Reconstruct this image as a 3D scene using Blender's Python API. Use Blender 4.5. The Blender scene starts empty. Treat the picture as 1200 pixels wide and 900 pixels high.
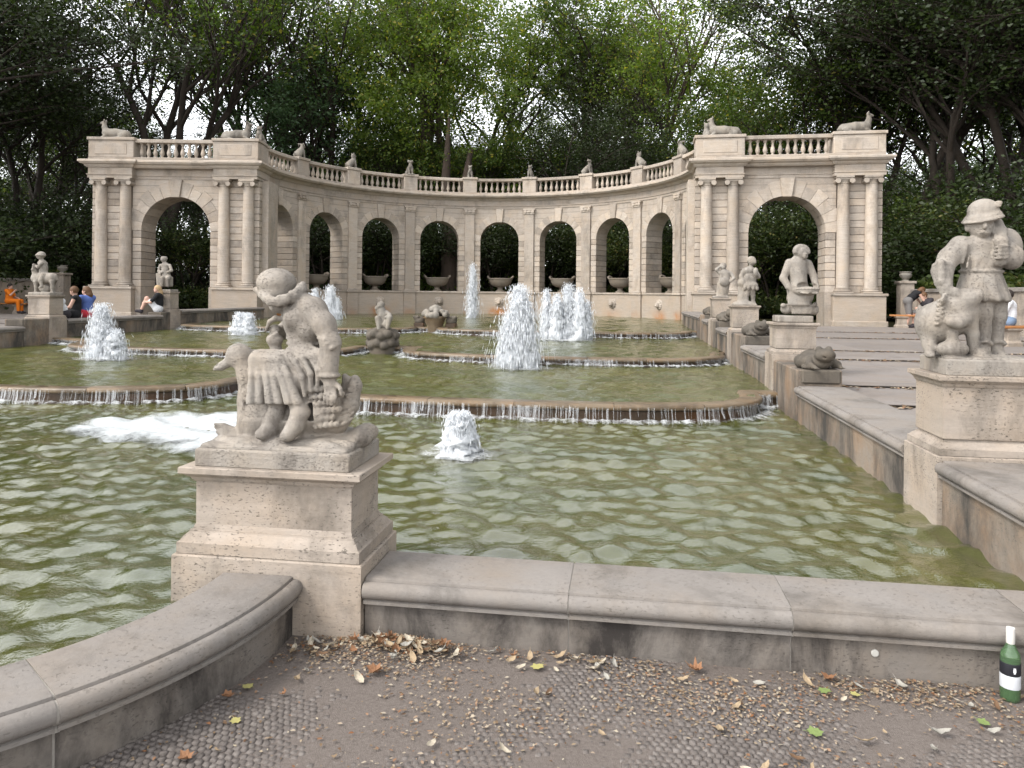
import bpy, bmesh, math, random
import numpy as np
from math import sin, cos, pi, radians as rad, sqrt, atan2
from mathutils import Vector, Matrix, Euler

random.seed(7)
rng = np.random.default_rng(11)
scene = bpy.context.scene
C = scene.collection

# ---------------------------------------------------------------- camera
YAW, ROLL, FPX, HC, HV = rad(8.5), 0.01, 870.0, 1.655, 345.0     # focal in photo pixels (1200 wide), eye height, horizon row
cam_d = bpy.data.cameras.new('camera'); cam = bpy.data.objects.new('camera', cam_d); C.objects.link(cam)
cam.location = (0, 0, HC)
cam_d.sensor_width = 36.0; cam_d.lens = 36.0 * FPX / 1200.0
cam_d.shift_y = -(450 - HV) / 1200.0
cam_d.clip_start = 0.05; cam_d.clip_end = 2000
cam.rotation_euler = (Matrix.Rotation(YAW, 4, 'Z') @ Matrix.Rotation(pi / 2, 4, 'X') @ Matrix.Rotation(ROLL, 4, 'Z')).to_euler()
scene.camera = cam

# ---------------------------------------------------------------- sky, sun, exposure
SUN_EL, SUN_AZ = rad(46), rad(232)       # azimuth clockwise from +Y: behind the camera, a little to its left
w = bpy.data.worlds.new('World'); scene.world = w; w.use_nodes = True
nt = w.node_tree; bg = nt.nodes['Background']
sky = nt.nodes.new('ShaderNodeTexSky'); sky.sky_type = 'NISHITA'; sky.sun_disc = False
sky.sun_elevation = SUN_EL; sky.sun_rotation = SUN_AZ
sky.air_density = 1.0; sky.dust_density = 1.0; sky.ozone_density = 1.0
hs = nt.nodes.new('ShaderNodeHueSaturation'); hs.inputs['Saturation'].default_value = 0.12   # cloud cover takes the blue out
nt.links.new(sky.outputs[0], hs.inputs['Color']); nt.links.new(hs.outputs[0], bg.inputs['Color'])
bg.inputs['Strength'].default_value = 0.15
sun_d = bpy.data.lights.new('sun', 'SUN'); sun = bpy.data.objects.new('sun', sun_d); C.objects.link(sun)
sun_d.energy = 0.85; sun_d.angle = rad(16); sun_d.color = (1.0, 0.95, 0.88)
sd = Vector((sin(SUN_AZ) * cos(SUN_EL), cos(SUN_AZ) * cos(SUN_EL), sin(SUN_EL)))
sun.rotation_euler = sd.to_track_quat('Z', 'Y').to_euler()
scene.view_settings.view_transform = 'Standard'; scene.view_settings.look = 'None'
scene.view_settings.exposure = 1.98; scene.view_settings.gamma = 1.0
scene.view_settings.use_curve_mapping = False

# ---------------------------------------------------------------- pixel -> place
_R = Vector((cos(YAW), sin(YAW), 0)); _F = Vector((-sin(YAW), cos(YAW), 0)); _U = Vector((0, 0, 1))
def ray(u, v):
    a = (u - 600) / FPX; b = (HV - v) / FPX
    return _R * (a * cos(ROLL) - b * sin(ROLL)) + _U * (b * cos(ROLL) + a * sin(ROLL)) + _F
def at_z(u, v, z):
    r = ray(u, v); t = (z - HC) / r.z
    return Vector((r.x * t, r.y * t, z))
def at_d(u, v, d):
    r = ray(u, v); return Vector((r.x * d, r.y * d, HC + r.z * d))

# ---------------------------------------------------------------- things
def tag(o, label=None, cat=None, group=None, kind=None):
    if label: o['label'] = label
    if cat: o['category'] = cat
    if group: o['group'] = group
    if kind: o['kind'] = kind
    return o
def thing(name, label, cat, loc=(0, 0, 0), rz=0.0, group=None):
    o = bpy.data.objects.new(name, None); C.objects.link(o)
    o.empty_display_size = 0.2
    o.location = loc; o.rotation_euler = (0, 0, rz)
    return tag(o, label, cat, group)
def inst(name, me, parent=None, loc=(0, 0, 0), rot=(0, 0, 0), scale=(1, 1, 1)):
    o = bpy.data.objects.new(name, me); C.objects.link(o)
    o.parent = parent; o.location = loc; o.rotation_euler = rot; o.scale = scale
    return o
def copy_tree(o, parent=None):
    c = o.copy(); C.objects.link(c); c.parent = parent
    for ch in o.children: copy_tree(ch, c)
    return c

class MB:
    """collects faces, links them as one mesh"""
    def __init__(s): s.v = []; s.f = []
    def face_block(s, vs, fs):
        n = len(s.v); s.v += [tuple(p) for p in vs]; s.f += [tuple(i + n for i in f) for f in fs]; return s
    def box(s, x0, x1, y0, y1, z0, z1, fn=None, nx=1):
        vs = []; fs = []
        for i in range(nx + 1):
            x = x0 + (x1 - x0) * i / nx
            vs += [(x, y0, z0), (x, y1, z0), (x, y1, z1), (x, y0, z1)]
        for i in range(nx):
            a, b = i * 4, i * 4 + 4
            for j in range(4):
                k = (j + 1) % 4
                fs.append((a + j, a + k, b + k, b + j))
        fs.append((3, 2, 1, 0)); e = nx * 4; fs.append((e, e + 1, e + 2, e + 3))
        fs = [tuple(reversed(f)) for f in fs]
        if fn: vs = [fn(*p) for p in vs]
        return s.face_block(vs, fs)
    def lathe(s, prof, n=16, c=(0, 0, 0), sx=1.0, sy=1.0, fn=None):
        vs = []; fs = []
        m = len(prof)
        for i in range(n):
            a = 2 * pi * i / n
            for r, z in prof: vs.append((c[0] + cos(a) * r * sx, c[1] + sin(a) * r * sy, c[2] + z))
        for i in range(n):
            for j in range(m - 1):
                a = i * m + j; b = ((i + 1) % n) * m + j
                fs.append((a, b, b + 1, a + 1))
        fs.append(tuple(i * m for i in reversed(range(n)))); fs.append(tuple(i * m + m - 1 for i in range(n)))
        if fn: vs = [fn(*p) for p in vs]
        return s.face_block(vs, fs)
    def tube(s, pts, rs, n=8, cap=True):
        pts = [Vector(p) for p in pts]; vs = []; fs = []
        up = Vector((0.13, 0.27, 0.95))
        for i, p in enumerate(pts):
            t = (pts[min(i + 1, len(pts) - 1)] - pts[max(i - 1, 0)])
            t = t.normalized() if t.length > 1e-9 else Vector((0, 0, 1))
            a = t.cross(up if abs(t.dot(up)) < .95 else Vector((1, 0, 0))).normalized(); b = t.cross(a)
            for k in range(n):
                q = 2 * pi * k / n
                vs.append(p + (a * cos(q) + b * sin(q)) * rs[i])
        for i in range(len(pts) - 1):
            for k in range(n):
                l = (k + 1) % n
                fs.append((i * n + k, i * n + l, (i + 1) * n + l, (i + 1) * n + k))
        if cap:
            fs.append(tuple(reversed(range(n)))); e = (len(pts) - 1) * n; fs.append(tuple(range(e, e + n)))
        return s.face_block(vs, fs)
    def sweep(s, prof, path, closed=True, caps=True):
        """profile points (offset to the left of the path, z) carried along a 2-D path"""
        P = [Vector((p[0], p[1])) for p in path]; n = len(P); m = len(prof); vs = []; fs = []
        for i in range(n):
            d0 = (P[i] - P[i - 1]).normalized() if i > 0 else (P[1] - P[0]).normalized()
            d1 = (P[i + 1] - P[i]).normalized() if i < n - 1 else d0
            n0 = Vector((-d0.y, d0.x)); n1 = Vector((-d1.y, d1.x)); nn = (n0 + n1)
            nn = nn.normalized() if nn.length > 1e-6 else n0
            k = 1 / max(.35, nn.dot(n0))
            for o, z in prof: vs.append((P[i].x + nn.x * o * k, P[i].y + nn.y * o * k, z))
        for i in range(n - 1):
            for j in range(m if closed else m - 1):
                l = (j + 1) % m
                fs.append((i * m + j, (i + 1) * m + j, (i + 1) * m + l, i * m + l))
        if closed and caps:
            fs.append(tuple(range(m))); fs.append(tuple((n - 1) * m + j for j in reversed(range(m))))
        return s.face_block(vs, fs)
    def mesh(s, name, mat=None, bevel=0, seg=1, smooth=False, fix=True, auto=None):
        me = bpy.data.meshes.new(name); me.from_pydata(s.v, [], s.f)
        if fix or bevel:
            bm = bmesh.new(); bm.from_mesh(me)
            bmesh.ops.recalc_face_normals(bm, faces=bm.faces)
            if bevel:
                es = [e for e in bm.edges if len(e.link_faces) == 2 and e.calc_face_angle(0) > .5]
                bmesh.ops.bevel(bm, geom=es, offset=bevel, segments=seg, affect='EDGES', clamp_overlap=True)
            bm.to_mesh(me); bm.free()
        if mat: me.materials.append(mat)
        if smooth: me.polygons.foreach_set('use_smooth', [True] * len(me.polygons))
        if auto: me.shade_smooth_by_angle(auto) if hasattr(me, 'shade_smooth_by_angle') else smooth_by_angle(me, auto)
        me.update(); return me
    def obj(s, name, mat=None, parent=None, **k):
        return inst(name, s.mesh(name, mat, **k), parent)
def smooth_by_angle(me, ang):
    me.polygons.foreach_set('use_smooth', [True] * len(me.polygons))
    bm = bmesh.new(); bm.from_mesh(me)
    for e in bm.edges:
        if len(e.link_faces) == 2 and e.calc_face_angle(0) > ang: e.smooth = False
    bm.to_mesh(me); bm.free()

# ---------------------------------------------------------------- signed distance sculpting
class Sdf:
    def __init__(s, lo, hi, h):
        s.h = h; s.lo = np.array(lo, float)
        s.n = [int(math.ceil((hi[i] - lo[i]) / h)) + 1 for i in range(3)]
        s.ax = [s.lo[i] + h * np.arange(s.n[i]) for i in range(3)]
        s.F = np.full(s.n, 9.0, np.float32)
    def _sub(s, lo, hi, m):
        sl = []
        for i in range(3):
            a = int(np.floor((lo[i] - m - s.lo[i]) / s.h)); b = int(np.ceil((hi[i] + m - s.lo[i]) / s.h)) + 1
            sl.append(slice(max(0, a), max(0, min(s.n[i], b))))
        g = np.meshgrid(*[s.ax[i][sl[i]] for i in range(3)], indexing='ij', sparse=True)
        return tuple(sl), g
    def _put(s, sl, d, k, sub):
        F = s.F[sl]
        if F.size == 0: return
        d = d.astype(np.float32)
        if sub:
            d = -d; hh = np.clip(.5 - .5 * (F - d) / k, 0, 1); s.F[sl] = F + (d - F) * hh + k * hh * (1 - hh)
        else:
            hh = np.clip(.5 + .5 * (F - d) / k, 0, 1); s.F[sl] = F + (d - F) * hh - k * hh * (1 - hh)
    def cap(s, a, b, r1, r2=None, k=.02, sub=False):
        r2 = r1 if r2 is None else r2
        a = np.array(a, float); b = np.array(b, float); r = max(r1, r2)
        sl, (X, Y, Z) = s._sub(np.minimum(a, b) - r, np.maximum(a, b) + r, k * 2 + s.h * 3)
        d = b - a; L = max(float(d @ d), 1e-12)
        t = np.clip(((X - a[0]) * d[0] + (Y - a[1]) * d[1] + (Z - a[2]) * d[2]) / L, 0, 1)
        q = np.sqrt((X - a[0] - t * d[0]) ** 2 + (Y - a[1] - t * d[1]) ** 2 + (Z - a[2] - t * d[2]) ** 2) - (r1 + (r2 - r1) * t)
        s._put(sl, q, k, sub); return s
    def chain(s, pts, rs, k=.02, sub=False):
        for i in range(len(pts) - 1): s.cap(pts[i], pts[i + 1], rs[i], rs[i + 1], k, sub)
        return s
    def ell(s, c, r, rot=(0, 0, 0), k=.02, sub=False):
        c = np.array(c, float); R = max(r)
        sl, (X, Y, Z) = s._sub(c - R, c + R, k * 2 + s.h * 3)
        M = np.array(Euler(rot).to_matrix()).T
        x, y, z = X - c[0], Y - c[1], Z - c[2]
        p = [M[i][0] * x + M[i][1] * y + M[i][2] * z for i in range(3)]
        k0 = np.sqrt(sum((p[i] / r[i]) ** 2 for i in range(3))); k1 = np.sqrt(sum((p[i] / r[i] ** 2) ** 2 for i in range(3))) + 1e-6
        s._put(sl, k0 * (k0 - 1) / k1, k, sub); return s
    def box(s, c, r, rot=(0, 0, 0), rd=.01, k=.02, sub=False):
        c = np.array(c, float); R = sqrt(sum(q * q for q in r))
        sl, (X, Y, Z) = s._sub(c - R, c + R, k * 2 + s.h * 3)
        M = np.array(Euler(rot).to_matrix()).T
        x, y, z = X - c[0], Y - c[1], Z - c[2]
        q = [np.abs(M[i][0] * x + M[i][1] * y + M[i][2] * z) - (r[i] - rd) for i in range(3)]
        d = np.sqrt(sum(np.maximum(a, 0) ** 2 for a in q)) + np.minimum(np.maximum(np.maximum(q[0], q[1]), q[2]), 0) - rd
        s._put(sl, d, k, sub); return s
    def mesh(s, name, mat, off=0.0, smooth_it=1):
        F = s.F + off if off else s.F
        h = s.h; nx, ny, nz = F.shape; S = F < 0
        n8 = np.zeros((nx - 1, ny - 1, nz - 1), np.int8)
        for i in (0, 1):
            for j in (0, 1):
                for k in (0, 1): n8 += S[i:nx - 1 + i, j:ny - 1 + j, k:nz - 1 + k]
        act = (n8 > 0) & (n8 < 8)
        idx = np.full(act.shape, -1, np.int64); ci = np.argwhere(act); idx[act] = np.arange(len(ci))
        acc = np.zeros((len(ci), 3)); cnt = np.zeros(len(ci))
        I, J, K = ci.T
        for ax in range(3):
            o1, o2 = [q for q in range(3) if q != ax]
            for a in (0, 1):
                for b in (0, 1):
                    d = np.zeros(3, int); d[o1] = a; d[o2] = b; e = d.copy(); e[ax] = 1
                    f0 = F[I + d[0], J + d[1], K + d[2]]; f1 = F[I + e[0], J + e[1], K + e[2]]
                    m = (f0 < 0) != (f1 < 0)
                    t = np.where(m, f0 / np.where(m, f0 - f1, 1), 0)
                    p = np.repeat(d[None, :].astype(float), len(ci), 0); p[:, ax] = t
                    acc += p * m[:, None]; cnt += m
        V = (acc / np.maximum(cnt, 1)[:, None] + ci) * h + s.lo
        faces = []
        for ax in range(3):
            o1, o2 = [(1, 2), (2, 0), (0, 1)][ax]
            A = np.moveaxis(S, (ax, o1, o2), (0, 1, 2)); B = np.moveaxis(idx, (ax, o1, o2), (0, 1, 2))
            ch = A[:-1, 1:-1, 1:-1] != A[1:, 1:-1, 1:-1]
            e = np.argwhere(ch); x, y, z = e.T; y = y + 1; z = z + 1
            q = np.stack([B[x, y - 1, z - 1], B[x, y, z - 1], B[x, y, z], B[x, y - 1, z]], 1)
            fl = A[x, y, z]; q[~fl] = q[~fl][:, ::-1]
            faces.append(q)
        Q = np.concatenate(faces); Q = Q[(Q >= 0).all(1)]
        for _ in range(smooth_it):
            N = np.zeros_like(V); w_ = np.zeros(len(V))
            for a in range(4):
                b = (a + 1) % 4
                np.add.at(N, Q[:, a], V[Q[:, b]]); np.add.at(w_, Q[:, a], 1)
                np.add.at(N, Q[:, b], V[Q[:, a]]); np.add.at(w_, Q[:, b], 1)
            V = V * .5 + .5 * N / np.maximum(w_, 1)[:, None]
        me = bpy.data.meshes.new(name)
        me.vertices.add(len(V)); me.vertices.foreach_set('co', V.astype(np.float32).ravel())
        me.loops.add(len(Q) * 4); me.loops.foreach_set('vertex_index', Q.astype(np.int32).ravel())
        me.polygons.add(len(Q)); me.polygons.foreach_set('loop_start', np.arange(0, len(Q) * 4, 4, dtype=np.int32))
        me.polygons.foreach_set('loop_total', np.full(len(Q), 4, np.int32))
        me.polygons.foreach_set('use_smooth', np.ones(len(Q), bool))
        me.update(calc_edges=True); me.validate()
        if mat: me.materials.append(mat)
        return me
def quads_mesh(name, V, Q, mat, smooth=False):
    me = bpy.data.meshes.new(name); k = Q.shape[1]
    me.vertices.add(len(V)); me.vertices.foreach_set('co', np.asarray(V, np.float32).ravel())
    me.loops.add(Q.size); me.loops.foreach_set('vertex_index', np.asarray(Q, np.int32).ravel())
    me.polygons.add(len(Q)); me.polygons.foreach_set('loop_start', np.arange(0, Q.size, k, dtype=np.int32))
    me.polygons.foreach_set('loop_total', np.full(len(Q), k, np.int32))
    if smooth: me.polygons.foreach_set('use_smooth', np.ones(len(Q), bool))
    me.update(calc_edges=True)
    if mat: me.materials.append(mat)
    return me

# ---------------------------------------------------------------- materials
class Nodes:
    def __init__(s, name):
        s.m = bpy.data.materials.new(name); s.m.use_nodes = True; s.t = s.m.node_tree
        s.b = s.t.nodes['Principled BSDF']; s.out = s.t.nodes['Material Output']
    def n(s, kind, **k):
        x = s.t.nodes.new('ShaderNode' + kind)
        for a, b in k.items():
            if a.startswith('i_'): x.inputs[a[2:].replace('_', ' ')].default_value = b
            else: setattr(x, a, b)
        return x
    def l(s, a, b): s.t.links.new(a, b)
    def val(s, x, sock):
        if hasattr(x, 'is_linked') or hasattr(x, 'links'): s.l(x, sock)
        else: sock.default_value = x
    def math(s, op, a, b=0.0, c=None, clamp=False):
        x = s.n('Math', operation=op); x.use_clamp = clamp
        s.val(a, x.inputs[0]); s.val(b, x.inputs[1])
        if c is not None: s.val(c, x.inputs[2])
        return x.outputs[0]
    def mix(s, f, a, b, mode='MIX'):
        x = s.n('Mix', data_type='RGBA', blend_type=mode)
        s.val(f, x.inputs[0])
        s.val(a if not isinstance(a, tuple) else (*a, 1)[:4], x.inputs[6]); s.val(b if not isinstance(b, tuple) else (*b, 1)[:4], x.inputs[7])
        return x.outputs[2]
    def ramp(s, f, stops):
        x = s.n('ValToRGB'); r = x.color_ramp
        while len(r.elements) < len(stops): r.elements.new(.5)
        for e, (p, c) in zip(r.elements, stops):
            e.position = p; e.color = (*c, 1) if isinstance(c, tuple) else (c, c, c, 1)
        s.l(f, x.inputs[0]); return x.outputs[0]
    def coords(s, rand=True, scale=(1, 1, 1)):
        tc = s.n('TexCoord'); mp = s.n('Mapping'); mp.inputs['Scale'].default_value = scale
        s.l(tc.outputs['Object'], mp.inputs['Vector'])
        if rand:
            oi = s.n('ObjectInfo'); cx = s.n('CombineXYZ')
            m = s.math('MULTIPLY', oi.outputs['Random'], 37.0)
            s.l(m, cx.inputs[0]); s.l(m, cx.inputs[1]); s.l(cx.outputs[0], mp.inputs['Location'])
        return mp.outputs[0]
    def noise(s, vec, scale, detail=4, rough=.6, dist=0.0):
        x = s.n('TexNoise'); x.inputs['Scale'].default_value = scale; x.inputs['Detail'].default_value = detail
        x.inputs['Roughness'].default_value = rough; x.inputs['Distortion'].default_value = dist
        s.l(vec, x.inputs['Vector']); return x.outputs[0]
    def bump(s, hgt, strength=.3, dist=.01, prev=None):
        x = s.n('Bump'); x.inputs['Strength'].default_value = strength; x.inputs['Distance'].default_value = dist
        s.l(hgt, x.inputs['Height'])
        if prev: s.l(prev, x.inputs['Normal'])
        return x.outputs[0]
    def fin(s, col=None, rough=.8, normal=None, spec=.3):
        if col is not None: s.val(col if not isinstance(col, tuple) else (*col, 1)[:4], s.b.inputs['Base Color'])
        s.val(rough, s.b.inputs['Roughness']); s.b.inputs['Specular IOR Level'].default_value = spec
        if normal: s.l(normal, s.b.inputs['Normal'])
        return s.m

def stone(name, base, dark=(.10, .085, .07), warm=None, band=.5, pits=.5, grime=.3, grime_scale=1.6, vary=.16, rough=.85, bumps=.35, fine=1.0, rust=None, courses=None):
    base = tuple(c * .44 for c in base); warm = tuple(c * .44 for c in warm) if warm else None; dark = tuple(c * .5 for c in dark)
    N = Nodes(name); v = N.coords(); vb = N.coords(scale=(1.2, 1.2, 9.0))
    big = N.noise(v, 2.2 * fine, 5, .65); bands = N.noise(vb, 2.4 * fine, 6, .7, .6); small = N.noise(v, 42 * fine, 4, .7)
    warm = warm or (base[0] * 1.0, base[1] * .92, base[2] * .82)
    pale = tuple(min(1, c * 1.14) for c in base); dk = tuple(c * .72 for c in base)
    col = N.mix(N.ramp(bands, [(.34, 0.0), (.66, 1.0)]), dk, pale)
    col = N.mix(1 - band, col, base)
    col = N.mix(N.math('MULTIPLY', N.ramp(big, [(.42, 0.0), (.68, 1.0)]), .75), col, warm)
    col = N.mix(N.math('MULTIPLY', N.ramp(small, [(.35, 1.0), (.6, 0.0)]), .28), col, dk)
    # pits of the travertine: short horizontal holes
    vp = N.coords(scale=(1.0, 1.0, 2.4)); pn = N.noise(vp, 44 * fine, 3, .6); pm = N.noise(v, 3.1 * fine, 3, .5)
    pit = N.math('MULTIPLY', N.ramp(pn, [(.59, 0.0), (.64, 1.0)]), N.ramp(pm, [(.40, 0.0), (.58, 1.0)]))
    col = N.mix(N.math('MULTIPLY', pit, pits), col, dark)
    # black crust and run-off, in patches of its own
    vg = N.coords(scale=(1.0, 1.0, .45)); g = N.noise(vg, grime_scale * fine, 7, .72, .3)
    gm = N.ramp(g, [(.57 - .22 * grime, 0.0), (.77 - .22 * grime, 1.0)])
    col = N.mix(N.math('MULTIPLY', gm, min(1, grime * 1.5)), col, dark)
    if rust:
        tc = N.n('TexCoord'); sx = N.n('SeparateXYZ'); N.l(tc.outputs['Object'], sx.inputs[0])
        rn = N.noise(v, 2.6, 4, .6)
        ax_ = N.math('ABSOLUTE', N.math('ADD', sx.outputs[0], N.math('MULTIPLY', N.math('SUBTRACT', rn, .5), .7)))
        wid = N.math('SUBTRACT', 1.25, N.math('DIVIDE', ax_, rust[1] * 1.3), clamp=True)
        top = N.math('DIVIDE', N.math('SUBTRACT', rust[0], sx.outputs[2]), .3, clamp=True)
        oi0 = N.n('ObjectInfo'); amt = N.ramp(oi0.outputs['Random'], [(.3, .25), (.55, 1.2)])
        f = N.math('MULTIPLY', N.math('MULTIPLY', N.math('MULTIPLY', top, wid), amt), N.ramp(rn, [(.3, 0.2), (.6, 1.1)]))
        col = N.mix(f, col, (.30, .13, .045))
    oi = N.n('ObjectInfo'); br = N.math('MULTIPLY_ADD', oi.outputs['Random'], vary, 1 - vary / 2)
    cb = N.n('CombineXYZ'); [N.l(br, cb.inputs[i]) for i in range(3)]
    col = N.mix(1.0, col, cb.outputs[0], 'MULTIPLY')
    hgt = N.math('ADD', N.math('MULTIPLY', small, .5), N.math('MULTIPLY', pit, -1.2))
    hgt = N.math('ADD', hgt, N.math('MULTIPLY', bands, .5))
    if courses:
        tc2 = N.n('TexCoord'); s2 = N.n('SeparateXYZ'); N.l(tc2.outputs['Object'], s2.inputs[0])
        fr = N.math('FRACT', N.math('DIVIDE', N.math('SUBTRACT', s2.outputs[2], courses[0]), courses[1]))
        jl = N.math('LESS_THAN', fr, .06)
        col = N.mix(N.math('MULTIPLY', jl, .55), col, dark); hgt = N.math('ADD', hgt, N.math('MULTIPLY', jl, -1.5))
    return N.fin(col, rough, N.bump(hgt, bumps, .012), .25)

M = {}
M['travertine'] = stone('travertine_pale', (.79, .685, .58), band=.6, pits=.45, grime=.32, vary=.36, fine=.8)
M['coursed'] = stone('travertine_coursed', (.79, .685, .58), band=.6, pits=.4, grime=.3, vary=.12, fine=.8, courses=(1.80, .2725))
M['podium'] = stone('travertine_podium', (.72, .61, .50), band=.6, pits=.3, grime=.12, vary=.1, fine=.8, rust=(1.05, .42))
M['joint'] = stone('joint_mortar', (.25, .20, .16), band=.2, pits=0, grime=.2, fine=.8)
M['pedestal'] = stone('travertine_pedestal', (.66, .565, .475), band=.6, pits=.8, grime=.42, vary=.08)
M['coping'] = stone('coping_stone', (.43, .39, .355), band=.3, pits=.35, grime=.42, vary=.10)
M['crust'] = stone('crusted_stone', (.34, .30, .265), dark=(.055, .047, .042), band=.25, pits=.5, grime=.66, grime_scale=2.6, vary=.12)
M['statue'] = stone('statue_limestone', (.58, .525, .46), dark=(.17, .145, .125), band=.3, pits=.6, grime=.48, grime_scale=2.4, vary=.05, bumps=.7, fine=1.6)
M['statue_grey'] = stone('statue_weathered', (.48, .44, .385), dark=(.12, .105, .09), band=.3, pits=.4, grime=.5, vary=.05, bumps=.25, fine=1.4)
M['frogstone'] = stone('dark_weathered_stone', (.22, .19, .155), dark=(.05, .045, .04), band=.15, pits=.4, grime=.45, vary=.1, fine=1.3)
M['wetstone'] = stone('wet_rim_stone', (.34, .26, .175), dark=(.06, .042, .025), warm=(.36, .22, .11), band=.6, pits=.5, grime=.5, vary=.1, rough=.28)
M['wetwall'] = stone('wet_algae_wall', (.115, .075, .045), dark=(.03, .018, .012), warm=(.17, .07, .02), band=.3, pits=.2, grime=.4, rough=.3)
M['stained'] = stone('rust_stained_wall', (.44, .37, .30), dark=(.09, .08, .07), warm=(.48, .29, .16), band=.3, pits=.4, grime=.75, grime_scale=1.2)
M['paving'] = stone('terrace_paving', (.42, .375, .345), dark=(.15, .13, .115), band=.1, pits=.2, grime=.28, vary=.22)
M['riser_shade'] = stone('step_riser_shade', (.10, .085, .07), dark=(.06, .05, .04), band=.1, pits=.2, grime=.4)  # stone coloured dark to paint in the shadow below the step edges

def simple(name, col, rough=.6, var=.2, sc=20, spec=.3, metal=0):
    N = Nodes(name); v = N.coords(); n = N.noise(v, sc, 4, .6)
    c = N.mix(n, tuple(q * (1 - var) for q in col), tuple(min(1, q * (1 + var)) for q in col))
    N.b.inputs['Metallic'].default_value = metal
    return N.fin(c, rough, N.bump(n, .15, .005), spec)

def leafmat(name, a, b, yellow=None, trans=.35):
    N = Nodes(name); g = N.n('NewGeometry'); tc = N.n('TexCoord')
    nz = N.noise(tc.outputs['Object'], .55, 3, .6)
    c = N.mix(g.outputs['Random Per Island'], a, b)
    c = N.mix(N.ramp(nz, [(.35, 0.0), (.65, .6)]), c, tuple(q * .55 for q in a))
    if yellow: c = N.mix(N.math('GREATER_THAN', g.outputs['Random Per Island'], .93), c, yellow)
    oi = N.n('ObjectInfo'); br = N.math('MULTIPLY_ADD', oi.outputs['Random'], .35, .82); cb = N.n('CombineXYZ'); [N.l(br, cb.inputs[i]) for i in range(3)]
    c = N.mix(1.0, c, cb.outputs[0], 'MULTIPLY')
    d = N.b; N.l(c, d.inputs['Base Color']); d.inputs['Roughness'].default_value = .5; d.inputs['Specular IOR Level'].default_value = .35
    t = N.n('BsdfTranslucent'); N.l(N.mix(1.0, c, (1.25, 1.35, .55), 'MULTIPLY'), t.inputs['Color'])
    mx = N.n('MixShader'); mx.inputs[0].default_value = trans
    N.l(d.outputs[0], mx.inputs[1]); N.l(t.outputs[0], mx.inputs[2]); N.l(mx.outputs[0], N.out.inputs[0]); return N.m
M['leaf_dark'] = leafmat('leaf_dark', (.018, .031, .008), (.040, .060, .014), trans=.3)  # dark species; the colour also carries the shade of the side trees
M['leaf_mid'] = leafmat('leaf_mid', (.052, .09, .016), (.11, .16, .03), (.22, .2, .04), .5)
M['leaf_light'] = leafmat('leaf_light', (.09, .14, .022), (.17, .23, .045), (.3, .27, .06), .55)
M['leaf_teal'] = leafmat('leaf_teal', (.05, .10, .04), (.10, .16, .075), None, .4)
M['hedge'] = leafmat('leaf_hedge', (.036, .058, .011), (.08, .10, .022), (.15, .13, .04), .3)
M['bark'] = stone('bark', (.075, .058, .045), dark=(.02, .016, .012), band=.2, pits=.2, grime=.4, bumps=.8, fine=2)
M['bark_pale'] = stone('bark_pale', (.20, .155, .12), dark=(.05, .04, .03), band=.2, pits=.2, grime=.4, bumps=.8, fine=2)

def watermat(name, a, b, bump=.25, sc=6.0, rough=.06, ior=1.8, coat=0.0):
    N = Nodes(name); tc = N.n('TexCoord'); mp = N.n('Mapping'); mp.inputs['Scale'].default_value = (1.0, 1.3, 1.0); N.l(tc.outputs['Object'], mp.inputs[0]); v = mp.outputs[0]
    big = N.noise(v, .5, 3, .6); n1 = N.noise(v, sc, 3, .55, .8); n2 = N.noise(v, sc * 3.3, 2, .5, .5)
    c = N.mix(N.ramp(big, [(.35, 0.0), (.65, 1.0)]), a, b)
    hgt = N.math('ADD', n1, N.math('MULTIPLY', n2, .35))
    N.b.inputs['IOR'].default_value = ior; N.b.inputs['Coat Weight'].default_value = coat; N.b.inputs['Coat IOR'].default_value = 1.7; N.b.inputs['Coat Roughness'].default_value = rough
    bn = N.bump(hgt, bump, .06); N.l(bn, N.b.inputs['Coat Normal'])
    return N.fin(c, rough, bn, .5)
M['water'] = watermat('pool_water', (.070, .067, .012), (.042, .052, .015), .12, 18.0, .015, 2.0, .4)
M['water_up'] = watermat('cascade_water', (.075, .074, .016), (.05, .058, .017), .26, 11.0, .04, 1.7, .0)

def foammat(name, lo, hi, sc, col=(.56, .575, .58), dens=1.0):
    N = Nodes(name); tc = N.n('TexCoord'); n = N.noise(tc.outputs['Object'], sc, 6, .7, .6)
    at_ = N.n('Attribute', attribute_name='fade'); f = N.math('MULTIPLY', N.ramp(N.math('ADD', N.math('MULTIPLY', n, .75), N.math('MULTIPLY', at_.outputs['Fac'], .6)), [(lo, 0.0), (hi, 1.0)]), dens)
    tr = N.n('BsdfTransparent'); mx = N.n('MixShader'); N.l(f, mx.inputs[0])
    N.fin(col, .5, N.bump(n, .5, .03), .4); N.l(tr.outputs[0], mx.inputs[1]); N.l(N.b.outputs[0], mx.inputs[2]); N.l(mx.outputs[0], N.out.inputs[0]); return N.m
M['foam'] = foammat('foam', .62, .98, 16.0, dens=.85)
M['foam_thick'] = foammat('foam_thick', .48, 1.05, 14.0, col=(.42, .44, .445))
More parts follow.
